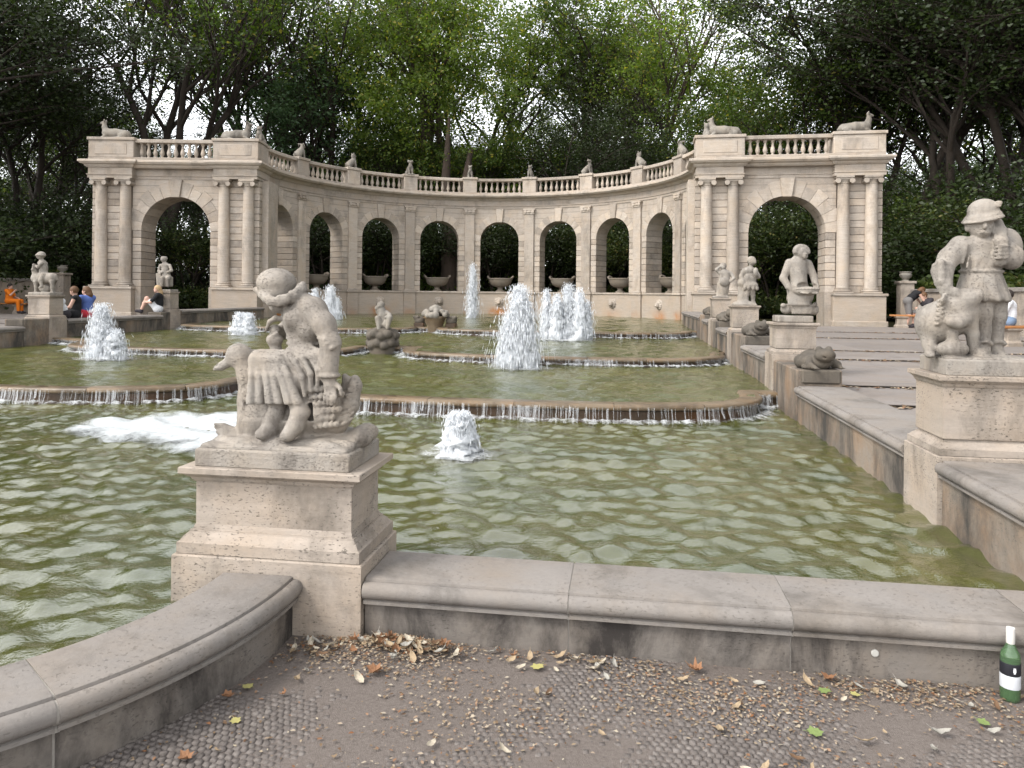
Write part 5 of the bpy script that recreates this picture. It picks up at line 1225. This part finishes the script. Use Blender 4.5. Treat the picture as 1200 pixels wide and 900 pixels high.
# woman in black with knees drawn up
person('woman in black shirt and pale shorts, knees drawn up on the wall pier', (-14.22, 21.1, 1.005), rad(-158), pose(knL=(.30, .10, .42), knR=(.32, -.10, .38), anL=(.46, .10, .06), anR=(.50, -.11, .06), toeL=(.60, .10, .03), toeR=(.64, -.11, .03), elL=(.16, .26, .30), elR=(.16, -.26, .30), wrL=(.34, .12, .30), wrR=(.34, -.12, .28)), 'black', 'white', 'dark', 'blond', .5, .35, skin2, True, (.8, .5, 0))
# woman leaning over, and the person she talks to
p = at_d(1064, 345, 25.9); person('woman in black top and grey shorts leaning over a bench', (p.x, p.y, 1.48), rad(5),
    pose(pel=(0, 0, .08), belly=(.12, 0, .20), chest=(.27, 0, .32), neck=(.38, 0, .38), head=(.48, 0, .45), shL=(.3, .17, .37), shR=(.3, -.17, .37), elL=(.42, .2, .14), elR=(.44, -.2, .12), wrL=(.55, .12, -.06), wrR=(.58, -.12, -.08), knL=(.06, .10, -.38), knR=(.02, -.1, -.38), anL=(.0, .1, -.76), anR=(-.08, -.1, -.76)), 'black', 'grey', 'dark', 'brown', 0, .45, skin2, True, (.8, 0, -.5))
p = at_d(1088, 345, 25.7); person('person in a dark shirt sitting on the bench reading', (p.x, p.y, 1.09), rad(188), pose(belly=(.02, 0, .25), chest=(.06, 0, .42), neck=(.1, 0, .55), head=(.15, 0, .66), elL=(.18, .23, .26), elR=(.18, -.23, .26), wrL=(.34, .08, .24), wrR=(.34, -.08, .24)), 'dark', 'grey', 'dark', 'brown', .5, .5, skin2, False, (.8, 0, -.4))
p = at_d(1183, 345, 17.2); person('man in a white shirt sitting on the plank bench', (p.x, p.y, 1.055), rad(150), pose(wrL=(.30, .10, .16), wrR=(.32, -.10, .14)), 'white', 'jeans', 'dark', 'dark', .5, .5, skin, False, (.9, -.1, .05))

# ================================================================ JETS
def drops(P, D, L, Rr):
    n = len(P); D = D / np.maximum(np.linalg.norm(D, axis=1), 1e-6)[:, None]; a = np.cross(D, (.31, .2, .13)); a /= np.linalg.norm(a, axis=1)[:, None]; b = np.cross(D, a)
    V = np.stack([P - D * L[:, None], P + a * Rr[:, None], P + b * Rr[:, None], P - a * Rr[:, None], P - b * Rr[:, None], P + D * L[:, None]], 1).reshape(-1, 3)
    f = np.array([(0, 2, 1), (0, 3, 2), (0, 4, 3), (0, 1, 4), (5, 1, 2), (5, 2, 3), (5, 3, 4), (5, 4, 1)]); Q = (f[None] + 6 * np.arange(n)[:, None, None]).reshape(-1, 3); return V, Q
def jet(label, pos, z, nozzles, ring, seed, dr=.011):
    r = np.random.default_rng(seed); o = thing('water_jet', label, 'water jet', (pos[0], pos[1], z), 0, 'fountain jets in the basins'); Vs = []; Qs = []; k = 0
    core = MB()
    for dx, dy, h, spread, n, cr in nozzles:
        n = int(n * 4.6); cr = cr * 1.1; spread = spread * .54
        g_ = 9.81; v0 = np.sqrt(2 * g_ * h * r.uniform(.55, 1.0, n) ** .8); T = 2 * v0 / g_; t = T * (.5 + .5 * np.sign(r.uniform(-1, 1, n)) * np.sqrt(r.random(n)) * .98)
        th = r.uniform(0, 2 * pi, n); sp = np.abs(r.normal(0, spread, n)) / (T * .75); vx, vy = sp * np.cos(th), sp * np.sin(th); j = cr * .6 * np.sqrt(r.random(n)); ph = r.uniform(0, 2 * pi, n)
        P = np.c_[dx + vx * t + j * np.cos(ph), dy + vy * t + j * np.sin(ph), np.maximum(v0 * t - .5 * g_ * t * t, .0)]; D = np.c_[vx, vy, v0 - g_ * t]; sv = np.linalg.norm(D, axis=1)
        V, Q = drops(P, D, .006 + sv * r.uniform(.010, .036, n), dr * .40 * r.uniform(.35, 1.25, n) ** 1.4); Vs.append(V); Qs.append(Q + k); k += len(V)
        prof = []; m = 14
        nv = 16; vs = []; fs = []
        for i in range(m):
            s_ = i / (m - 1); rad_ = cr * (1.25 - .75 * s_ ** 1.3) * (1 if i < m - 1 else .25)
            for q_ in range(nv): a = 2 * pi * q_ / nv; rr = rad_ * (1 + .28 * r.normal()); vs.append((dx + cos(a) * rr, dy + sin(a) * rr, s_ * h * .86 * (1 + (.06 * r.normal() if i > 2 else 0))))
        for i in range(m - 1):
            for q_ in range(nv): w_ = (q_ + 1) % nv; fs.append((i * nv + q_, i * nv + w_, (i + 1) * nv + w_, (i + 1) * nv + q_))
        core.face_block(vs, fs)
    inst('droplets', quads_mesh('droplets', np.concatenate(Vs), np.concatenate(Qs), M['spray']), o); core.obj('water_column', M['spray'], o, smooth=True)
    nr, na = 9, 48; V = np.zeros((nr, na, 3)); a = np.arange(na) * 2 * pi / na
    for i in range(nr): rr = ring * i / (nr - 1); V[i, :, 0] = np.cos(a) * rr * 1.15; V[i, :, 1] = np.sin(a) * rr; V[i, :, 2] = .022 + .05 * max(0, .6 - i / nr) * r.uniform(.5, 1.3, na) + .006 * r.normal(size=na)
    I = np.arange(nr * na).reshape(nr, na); Q = np.stack([I[:-1], I[1:], np.roll(I[1:], -1, 1), np.roll(I[:-1], -1, 1)], -1).reshape(-1, 4)
    inst('foam_ring', set_fade(quads_mesh('foam_ring', V.reshape(-1, 3), Q, M['foam'], True), np.repeat(np.clip(1.05 - np.arange(nr) / (nr - 1), 0, 1)[:, None] ** .8, na, 1) * r.uniform(.75, 1, (nr, na))), o)
jet('low bubbling white water mound in the pool before the cascade', (-1.51, 6.86), Z0, [(0, 0, .44, .07, 3800, .13), (.05, .03, .38, .06, 1600, .10), (-.05, 0, .40, .06, 1300, .10)], .55, 1, .010)
jet('tall frothing jet with splashing base before the second cascade rim', (-1.86, 13.25), Z1, [(.02, 0, 1.55, .22, 4200, .16), (.12, .05, 1.25, .2, 2200, .15), (-.14, 0, 1.05, .24, 1800, .10)], .85, 2, .013)
jet('wide cluster of white jets in the upper basin', (-1.55, 19.5), Z2, [(-.45, .1, 1.40, .15, 1300, .10), (-.15, -.1, 1.25, .16, 1400, .14), (.12, .1, 1.55, .16, 1800, .17), (.42, 0, 1.42, .18, 1500, .15), (.62, .1, 1.1, .15, 900, .10)], 1.2, 3, .017)
jet('thin single jet rising before the middle of the arcade', (-6.41, 31.4), Z3, [(0, 0, 2.45, .22, 1500, .12)], .6, 4, .022)
jet('pair of pointed jets behind the hooded duck rider', (-11.3, 27.0), Z3, [(-.35, 0, 1.25, .20, 1100, .14), (.22, .1, 1.38, .24, 1300, .16), (.5, .1, .9, .15, 500, .10)], .9, 5, .020)
jet('small rounded jet in the basin before the pavilion', (-10.3, 19.1), Z2, [(-.12, 0, .66, .14, 1400, .17), (.12, 0, .64, .14, 1400, .17)], .7, 6, .015)
jet('leaning jet with a lower spill near the ram rider statue', (-9.9, 13.0), Z1, [(-.05, 0, 1.12, .18, 2800, .15), (.24, 0, .62, .16, 1500, .15)], .8, 7, .013)
# floating foam raft
def raft():
    xs = np.arange(-6.9, -2.6, .03); ys = np.arange(5.8, 9.0, .03); X, Y = np.meshgrid(xs, ys, indexing='ij')
    PX = [(62, 506), (105, 496), (165, 489), (235, 487), (310, 485), (350, 492), (350, 545), (262, 541), (222, 535), (196, 524), (150, 519), (110, 516)]
    W_ = np.array([at_z(u, v, Z0)[:2] for u, v in PX]); D = np.full(X.shape, 9.0); ins = np.zeros(X.shape, bool)
    for a, b in zip(W_, np.roll(W_, -1, 0)):
        d = b - a; t = np.clip(((X - a[0]) * d[0] + (Y - a[1]) * d[1]) / (d @ d), 0, 1); D = np.minimum(D, np.hypot(X - a[0] - t * d[0], Y - a[1] - t * d[1]))
        c_ = (a[1] > Y) != (b[1] > Y); ins ^= c_ & (X < (b[0] - a[0]) * (Y - a[1]) / (b[1] - a[1] + 1e-9) + a[0])
    F = 1 - np.where(ins, D, -D) / .32
    N_ = waves(X, Y, .5, 21, .15, .9) ; F = F + N_ * .38
    I = np.arange(X.size).reshape(X.shape); hgt = np.clip(1.3 - F, 0, 1.0); Z = Z0 + .010 + .035 * hgt ** .7 + waves(X, Y, .0125, 3, .2, .8) + .010 * N_ * hgt
    Q = np.stack([I[:-1, :-1], I[1:, :-1], I[1:, 1:], I[:-1, 1:]], -1).reshape(-1, 4); Q = Q[(F.ravel()[Q] < 1.3).all(1)]; u_, inv = np.unique(Q, return_inverse=True)
    o = inst('foam', set_fade(quads_mesh('foam', np.stack([X, Y, Z], -1).reshape(-1, 3)[u_], inv.reshape(Q.shape), M['foam_thick'], True), hgt.ravel()[u_])); tag(o, kind='stuff', label='thick white foam raft floating behind the duck statue')
raft()

# ================================================================ BOTTLE, LEAVES
o = thing('bottle', 'green glass wine bottle with white cap leaning by the wall', 'bottle', (1.6, 3.345, 0), rad(-8))
o['label'] = 'green glass wine bottle with white cap standing against the wall'
N = Nodes('bottle_glass'); N.b.inputs['Transmission Weight'].default_value = .85; N.b.inputs['IOR'].default_value = 1.45; nz = N.noise(N.coords(), 8, 2); M['bottle'] = N.fin(N.mix(nz, (.22, .42, .20), (.30, .50, .26)), .06, None, .5)
gl_ = MB().lathe([(.0, .004), (.030, .0), (.0365, .006), (.037, .02), (.037, .175), (.034, .195), (.022, .215), (.0155, .232), (.0148, .262), (.0, .262)], 28).obj('glass', M['bottle'], o, auto=.8)
MB().lathe([(.0, .012), (.033, .012), (.033, .125), (.0, .125)], 24).obj('wine', simple('wine', (.03, .05, .012), .2, .1, 5), o, auto=.8)
MB().lathe([(.0155, .233), (.0162, .235), (.0162, .292), (.0158, .297), (.0, .2975)], 24).obj('capsule', simple('capsule_white', (.5, .48, .45), .4, .08, 20), o, auto=.7)
MB().lathe([(.0374, .055), (.0376, .056), (.0376, .108), (.0374, .109)], 28).obj('paper_label', simple('label_paper', (.42, .43, .45), .7, .05, 40), gl_, smooth=True)
MB().lathe([(.0374, .1095), (.0376, .11), (.0376, .158), (.0374, .159)], 28).obj('dark_label', simple('label_black', (.012, .012, .016), .6, .1, 30), gl_, smooth=True)
em = MB()
for y0, y1, w_ in ((.122, .128, .0035), (.128, .140, .0055), (.140, .146, .0045)): em.box(-w_, w_, -.0384, -.0374, y0, y1)
eo = em.obj('emblem', CL['white'], gl_); eo.rotation_euler = (0, 0, .12)

def leaf_mesh(seed, curl, maple):
    r = random.Random(seed); m = MB(); n = 14 if maple else 10; pts = []
    for i in range(n):
        a = 2 * pi * i / n; rr = (1.0 if i % 2 == 0 else .70) * r.uniform(.8, 1.1) if maple else (1.0 - .45 * abs(sin(a))) * r.uniform(.92, 1.05)
        x, y = cos(a) * rr, sin(a) * rr * (.95 if maple else .75); pts.append((x, y, curl * (y * y * .9 + .35 * x * x) + r.uniform(-.08, .08) * curl))
    vs = [(0, 0, .03)] + [(x * .5, y * .5, z * .25) for x, y, z in pts] + pts; fs = []
    for i in range(n):
        j = (i + 1) % n; fs += [(0, 1 + i, 1 + j), (1 + i, 1 + n + i, 1 + n + j, 1 + j)]
    m.face_block(vs, fs); m.tube([(-.6, 0, curl * .2), (-1.3, .05, curl * .5 + .1)], [.03, .02], 4); return m
LC = dict(tan=(.36, .27, .17), pale=(.46, .40, .31), rust=(.28, .14, .07), brown=(.15, .085, .045), yellow=(.42, .38, .14), green=(.19, .25, .08), grey=(.34, .32, .28))
LM = {k: simple('leaf_' + k, tuple(q_ * .72 for q_ in c), .75, .35, 14) for k, c in LC.items()}
lmesh = {}
for k in LC:
    for v_ in range(2): me_ = leaf_mesh(v_ * 7 + len(k), 0.12 if k in ('yellow', 'green') else 1.0 + .5 * v_, k in ('yellow', 'green', 'rust')).mesh('leaf', LM[k], fix=False); lmesh[k, v_] = me_
def put_leaf(x, y, s, k, lb, rz=None, tilt=.35, z=.012):
    r = random; o = inst('fallen_leaf', lmesh[k, r.randint(0, 1)], None, (x, y, z + s * .15), (r.uniform(-tilt, tilt), r.uniform(-tilt, tilt), rz if rz is not None else r.uniform(0, 6.3)), (s, s, s)); return tag(o, lb, 'leaf', 'fallen leaves on the forecourt')
for u, v, k, s, lb in [(630, 783, 'yellow', .034, 'flat yellow-green leaf lying below the first wall joint'), (290, 806, 'yellow', .028, 'small yellow leaf lying out from the curved wall'), (276, 846, 'yellow', .026, 'yellow leaf lying beyond the rust leaf near the curved wall'),
        (966, 811, 'green', .03, 'green leaf beside a yellow one below the second wall joint'), (955, 860, 'green', .036, 'large green leaf on the cobbles away from the wall'), (1152, 848, 'green', .03, 'green leaf on the cobbles near the bottle'),
        (1002, 815, 'yellow', .024, 'small yellow leaf next to a green one by the wall'), (972, 797, 'rust', .034, 'rust-brown leaf upright against the wall foot'), (217, 891, 'rust', .03, 'reddish leaf lying close to the curved wall'),
        (440, 789, 'rust', .04, 'rust leaf at the rim of the heap by the pedestal'), (815, 787, 'rust', .036, 'orange leaf near the foot of the straight wall'), (266, 818, 'rust', .028, 'orange-red leaf beside the curved wall foot'), (863, 830, 'tan', .03, 'tan leaf lying alone on the bare dirt'), (1103, 862, 'grey', .04, 'curled grey leaf on the cobbles')]:
    p = at_z(u, v, .01); put_leaf(p.x, p.y, s, k, lb, None, .12)
hl = {'tan': 'dry curled tan leaf on the forecourt', 'pale': 'dry curled pale leaf on the forecourt', 'brown': 'dry dark brown leaf on the forecourt', 'grey': 'dry curled greyish leaf on the forecourt', 'rust': 'dry reddish leaf scattered on the forecourt'}
for i in range(170):
    k = random.choices(list(hl), (30, 26, 16, 18, 7))[0]; q_ = random.random()
    if q_ < .36: x, y, z = random.gauss(-1.0, .11), 3.36 - abs(random.gauss(0, .06)), .012 + random.random() * .035
    elif q_ < .46: x, y, z = random.uniform(-1.50, -1.25), 3.32 - abs(random.gauss(0, .08)), .012 + random.random() * .02
    elif q_ < .72: x, y, z = random.uniform(-1.2, 1.7), 3.38 - abs(random.gauss(0, .10)), .012
    else: x, y, z = random.uniform(-1.5, 1.9), random.uniform(2.2, 3.3), .012
    if (x - CX) ** 2 + (y - CY) ** 2 < (CR + .06) ** 2: continue
    put_leaf(x, y, random.uniform(.016, .036), k, hl[k], None, .55, z)
def litter(name, XY, s0, s1, parent, zfun, seed):
    r = np.random.default_rng(seed); n = len(XY); s = r.uniform(s0, s1, n) ; a = r.uniform(0, 2 * pi, n); ca, sa = np.cos(a), np.sin(a); V = np.zeros((n, 6, 3)); cu = r.uniform(.1, .8, n)
    for i, (x, y, c) in enumerate([(-1, 0, .3), (-.2, -.5, 1), (.5, -.35, .7), (1.1, 0, .4), (.5, .4, .9), (-.2, .5, .6)]):
        V[:, i, 0] = XY[:, 0] + s * (x * ca - y * sa); V[:, i, 1] = XY[:, 1] + s * (x * sa + y * ca); V[:, i, 2] = zfun(XY) + s * cu * c * r.uniform(.3, 1.2, n)
    f = np.array([(0, 1, 4, 5), (1, 2, 3, 4)]); Q = (f[None] + 6 * np.arange(n)[:, None, None]).reshape(-1, 4)
    o = inst(name, quads_mesh(name, V.reshape(-1, 3), Q, M['litter'], False), parent); tag(o, kind='stuff'); return o
N = Nodes('leaf_litter'); gi = N.n('NewGeometry'); M['litter'] = N.fin(N.ramp(gi.outputs['Random Per Island'], [(0, (.08, .045, .025)), (.35, (.2, .145, .09)), (.6, (.29, .25, .19)), (.82, (.16, .065, .025)), (1, (.34, .3, .23))]), .8, None, .2)
n = 9000; xy = np.c_[rng.uniform(-1.6, 2.4, n), 3.42 - np.abs(rng.normal(0, .34, n))]; xy2 = np.c_[rng.uniform(-2.4, 2.6, 5200), rng.uniform(1.6, 3.4, 5200)]; xy3 = np.c_[rng.normal(-1.02, .16, 700), 3.40 - np.abs(rng.normal(0, .07, 700))]
xy = np.concatenate([xy, xy2, xy3]); keep = ((xy[:, 0] - CX) ** 2 + (xy[:, 1] - CY) ** 2 > (CR + .03) ** 2) & (np.sin(xy[:, 0] * 5.1 + 2 * np.sin(xy[:, 1] * 4)) + np.sin(xy[:, 1] * 9 - xy[:, 0] * 3) + rng.normal(0, .9, len(xy)) > .1)
litter('leaf_litter', xy[keep], .003, .012, ground, lambda q_: .009 + .03 * np.exp(-((q_[:, 0] + 1.02) ** 2 / .03 + (q_[:, 1] - 3.37) ** 2 / .012)), 8)
pts = []
for i, y in enumerate(yst):
    m = 420; pts.append(np.c_[rng.uniform(XR + .6, 12, m), y - np.abs(rng.normal(0, .09, m)) - .03, np.full(m, zlev[i])])
pts = np.concatenate(pts); litter('leaf_litter', pts, .02, .05, bpy.data.objects['terrace'], lambda q_: q_[:, 2] + .006, 9)
bpy.data.objects['leaf_litter.001'].location = -bpy.data.objects['terrace'].location if 'leaf_litter.001' in bpy.data.objects else (0, 0, 0)
# ================================================================ TREES
def grow(seed, H, fork, spread, levels, nleaf, lsize, mat, bark, droop=.0, low=.0, puff=.75, lean=0.0, cf=.6):
    r = random.Random(seed); m = MB(); tips = []
    def br(p, d, L, rad_, lev):
        n = 5 if lev < 2 else 3; pts = [p]; rs = [rad_]; q_ = p.copy(); dd = d.copy()
        for i in range(n):
            dd = (dd + Vector((r.gauss(0, .10), r.gauss(0, .10), r.gauss(.04 - droop * lev * .3, .06)))).normalized(); q_ = q_ + dd * (L / n); pts.append(q_.copy()); rs.append(rad_ * (1 - .5 * (i + 1) / n))
            if lev >= 1: tips.append((q_.copy(), lev, L))
            if lev < levels and (i >= (2 if lev == 0 else 1)):
                for _ in range(2 if lev < 2 else 2):
                    a = r.uniform(0, 2 * pi); sv = Vector((cos(a), sin(a), r.uniform(-.15, .55))); nd = (dd * (1 - spread) + sv * spread * 1.15).normalized(); br(q_.copy(), nd, L * r.uniform(.48, .72), rs[-1] * .62, lev + 1)
        m.tube(pts, rs, 9 if lev == 0 else (6 if lev == 1 else 4), cap=False)
    base = Vector((0, 0, 0)); top = Vector((lean * .4, 0, fork)); R_ = H * .021
    m.tube([base, base + Vector((0, 0, .3)), top * .5 + Vector((r.gauss(0, .1), r.gauss(0, .1), 0)), top], [R_ * 1.5, R_ * 1.1, R_ * .95, R_ * .85], 12, cap=False)
    for i in range(3 + r.randint(0, 1)):
        a = 2 * pi * i / 3.5 + r.uniform(-.4, .4); d = Vector((cos(a) * spread * .75 + lean * .1, sin(a) * spread * .75, 1.0)).normalized(); br(top.copy(), d, (H - fork) * r.uniform(.5, .68), R_ * .62, 0)
    if low > 0:
        for i in range(int(10 * low)):
            a = r.uniform(0, 2 * pi); z = r.uniform(.12, 1.0) * fork; br(Vector((0, 0, z)), Vector((cos(a), sin(a), r.uniform(-.1, .35))).normalized(), H * r.uniform(.16, .28), R_ * .3, 1)
    T = np.array([[*t[0]] for t in tips]); rg = np.random.default_rng(seed); nc = len(T)
    cl = rg.integers(0, nc, max(8, int(nc * cf))); i = cl[rg.integers(0, len(cl), nleaf)]
    c = T[i] + rg.normal(0, puff * .55, (nleaf, 3)) * np.array([1, 1, .62]); c = c[c[:, 2] > .25]
    return m.mesh('trunk', bark, smooth=True, fix=False), leaf_cloud('crown', c, lsize * .65, lsize * 1.35, mat, seed, .55)
M['bark_mid'] = stone('bark_mid', (.15, .11, .085), dark=(.035, .028, .02), band=.2, pits=.2, grime=.4, bumps=.8, fine=2)
SP = {
 'open1': grow(3, 21, 4.2, .42, 3, 19000, .12, M['leaf_mid'], M['bark'], puff=.78, cf=.26, low=.2),
 'open2': grow(8, 22, 5.5, .36, 3, 19000, .12, M['leaf_light'], M['bark_mid'], puff=.78, cf=.26, low=.2),
 'open3': grow(15, 20, 4.8, .44, 3, 21000, .12, M['leaf_light'], M['bark'], puff=.8, cf=.28, low=.3),
 'open4': grow(3, 21, 4.2, .42, 3, 13000, .125, M['leaf_mid'], M['bark'], puff=.62, cf=.17),
 'teal': grow(23, 18, 3.5, .46, 3, 17000, .12, M['leaf_teal'], M['bark'], low=.8, puff=.75, cf=.25),
 'dense': grow(31, 19, 3.0, .46, 3, 62000, .09, M['leaf_dark'], M['bark'], low=1.8, puff=.85, droop=.1, cf=.5),
 'dense2': grow(37, 18, 2.6, .48, 3, 58000, .09, M['leaf_dark'], M['bark'], low=2.2, puff=.85, droop=.15, cf=.45),
 'green': grow(44, 17, 2.8, .48, 3, 44000, .098, M['leaf_mid'], M['bark'], low=1.6, puff=.8, cf=.35),
 'shrub': grow(52, 6.0, .7, .62, 2, 13000, .068, M['leaf_dark'], M['bark'], low=1.5, puff=.7, cf=.6),
 'shrub2': grow(58, 5.5, .6, .62, 2, 13000, .068, M['hedge'], M['bark'], low=1.5, puff=.7, cf=.6)}
def tree(sp, u, d, sc, rz, label, cat='tree', group=None, name=None, bark=True):
    p = at_d(u, 345, d); tr, cr_ = SP[sp]
    o = thing(name or ('tree' if cat == 'tree' else 'shrub'), label, cat, (p.x, p.y, .5), rz, group or ('park trees behind the arcade' if cat == 'tree' else 'shrubs behind the arcade')); o.scale = (sc, sc, sc)
    inst('trunk', tr, o); inst('crown', cr_, o); return o
TREES = [
 ('open4', 196, 41, 1.0, .4, 'tall tree with dark forking stems behind the pavilion with the woman in black'),
 ('open4', 292, 50, 1.02, 1.9, 'light open tree between the forking tree and the arcade'),
 ('open1', 372, 49, .98, 2.6, 'forked slender tree above the ram statue on the balustrade'),
 ('teal', 345, 47, .82, .7, 'blue-green bushy tree low behind the first arches'),
 ('open2', 505, 52, 1.08, 4.1, 'tall light green tree with a bare pale stem over the arcade'),
 ('open3', 556, 56, 1.12, .2, 'bright leafy tree beside the gap of white sky'),
 ('teal', 425, 55, 1.0, 3.3, 'blue-green tree filling in behind the forked trees'),
 ('green', 470, 50, .80, 1.1, 'mid-height green tree with its crown at balustrade height'),
 ('green', 572, 51, .76, 5.0, 'low yellowish green tree behind the central arch'),
 ('dense', 668, 50, .70, 2.0, 'dark round-crowned tree low beside the gap of sky'),
 ('dense2', 740, 49, .70, 3.9, 'dark dense tree just above the curving balustrade'),
 ('green', 596, 60, .66, 2.9, 'rounded green tree low behind the middle of the arcade'),
 ('teal', 700, 58, .70, 1.7, 'grey-green tree behind the dark round-crowned ones'),
 ('open3', 628, 66, .82, 4.6, 'thin light tree low in the gap of sky'),
 ('green', 312, 58, .72, .5, 'mid-green tree between the pavilion deer and the first balustrade post'),
 ('green', 405, 60, .84, 3.1, 'mid-green tree showing over the balustrade dog'),
 ('teal', 460, 62, .80, 5.2, 'blue-green tree standing far back over the arcade'),
 ('green', 525, 61, .82, 1.5, 'mid-green tree far back behind the pale bare stem'),
 ('dense2', 655, 60, .66, 2.2, 'dark tree far back beside the narrow sky gap'),
 ('green', 785, 58, .82, 4.0, 'mid-green tree far back above the curving balustrade end'),
 ('open1', 690, 60, 1.15, 5.2, 'thin tall tree standing against the white sky'),
 ('open2', 752, 53, 1.0, 1.3, 'tall tree with a reddish stem above the dark tree'),
 ('open3', 815, 51, .86, 3.0, 'light tree whose top ends below the bright sky corner'),
 ('green', 838, 46, .74, .9, 'green tree rising behind the pavilion with the bowl statue'),
 ('green', 915, 42, .84, 2.2, 'broad green tree over the pavilion balustrade'),
 ('green', 1008, 40, .95, 4.4, 'large green tree leaning over the pavilion roof edge'),
 ('dense', 1062, 37, 1.02, .5, 'dark tree close beside the pavilion and the leaning woman'),
 ('dense2', 1120, 34, 1.0, 2.7, 'dark overhanging tree behind the boy with the pig'),
 ('dense', 1195, 33, 1.02, 4.9, 'dark tree behind the man in white'),
 ('dense2', 1290, 30, 1.0, 1.2, 'dark tree past the end of the boundary wall'),
 ('green', 1150, 46, 1.1, 3.6, 'far dark green tree behind the overhanging ones'),
 ('dense', 70, 46, .78, 3.4, 'dark dense tree beside the pavilion edge with the lying deer'),
 ('dense2', 22, 40, .98, 1.0, 'dark dense tree behind the ram rider statue'),
 ('dense', -45, 37, 1.0, 5.6, 'dark dense tree behind the person in orange'),
 ('dense2', -120, 33, 1.0, 2.4, 'dark tree overhanging the boundary wall end'),
 ('green', 52, 54, 1.0, .3, 'olive green tree behind the dark ones'),
 ('dense', 230, 47, .5, 4.0, 'low dark tree seen through the pavilion arch with the seated woman'),
 ('dense2', 925, 46, .48, 5.5, 'low dark tree seen through the pavilion arch with the bowl statue'),
]
for sp, u, d, sc, rz, lb in TREES: tree(sp, u, d, sc, rz, lb)
FAR = [(0, 70), (90, 66), (170, 72), (255, 68), (340, 74), (415, 70), (490, 75), (560, 72), (705, 76), (775, 70), (850, 73), (930, 66), (1010, 68), (1090, 62), (1180, 60), (-90, 60), (1270, 56)]
for i, (u, d) in enumerate(FAR):
    tree(['green', 'dense2', 'teal', 'dense'][i % 4], u, d, .62 if 560 < u < 760 else .8, i * 1.3, 'distant park tree filling the background behind the nearer trunks', group='distant background trees')
# side trees added out of view to shade the terraces and show in reflections
for i, (x, y, sp) in enumerate([(24, 15, 'dense'), (27, 4, 'green'), (-38, 17, 'dense2'), (-42, 5, 'green'), (-36, 28, 'dense'), (24, 26, 'dense2')]):
    o = thing('tree', 'unseen tree added well outside the terraces for shade and reflections', 'tree', (x, y, 0), i, 'unseen trees added to flank the terraces'); inst('trunk', SP[sp][0], o); inst('crown', SP[sp][1], o)
# thick pale trunk seen through an arch
p = at_d(527, 345, 45.5); o = thing('tree', 'thick pale trunk rising behind the arch with a stone bowl', 'tree', (p.x, p.y, .5), 0, 'park trees behind the arcade')
m = MB(); m.tube([(0, 0, 0), (0, 0, 1), (-.1, 0, 4), (-.35, .1, 8), (-.2, .2, 12)], [.75, .58, .46, .3, .08], 14, cap=False); m.tube([(-.1, 0, 3.6), (.6, .1, 6.5), (1.2, .2, 10)], [.38, .3, .15], 10, cap=False); m.obj('trunk', M['bark_mid'], o, smooth=True, fix=False)
inst('crown', SP['open3'][1], o, (0, 0, -3), (0, 0, 1), (.8, .8, 1.0))
SHR = [(322, 44), (352, 45), (380, 43), (405, 46), (440, 44.5), (470, 46), (505, 47), (548, 46), (580, 45), (610, 47), (640, 45), (672, 46), (705, 44), (735, 46), (770, 43), (800, 42), (825, 41), (185, 40), (220, 41), (245, 43), (880, 38), (905, 37.5), (940, 37), (965, 36.5), (60, 41), (100, 42), (1085, 35), (1110, 32), (20, 41), (-40, 40)]
AU = [327, 377, 443, 514, 586, 656, 722, 780, 806]
def shr_label(u, i):
    c_ = 'dense dark' if i % 3 else 'olive leafy'
    if 300 < u < 830: return c_ + ' shrub growing behind the ' + BOWL[min(range(9), key=lambda k: abs(AU[k] - u))].split(' in the ')[1]
    if u < 130: return c_ + ' shrub behind the boundary wall by the person in orange'
    if u < 300: return c_ + ' shrub seen through the pavilion arch with the woman in black'
    if u < 1000: return c_ + ' shrub seen through the pavilion arch behind the bowl statue'
    return c_ + ' shrub behind the boundary wall by the man in white'
for i, (u, d) in enumerate(SHR): tree('shrub' if i % 3 else 'shrub2', u, d, random.uniform(.85, 1.15), i * .9, shr_label(u, i), 'shrub')
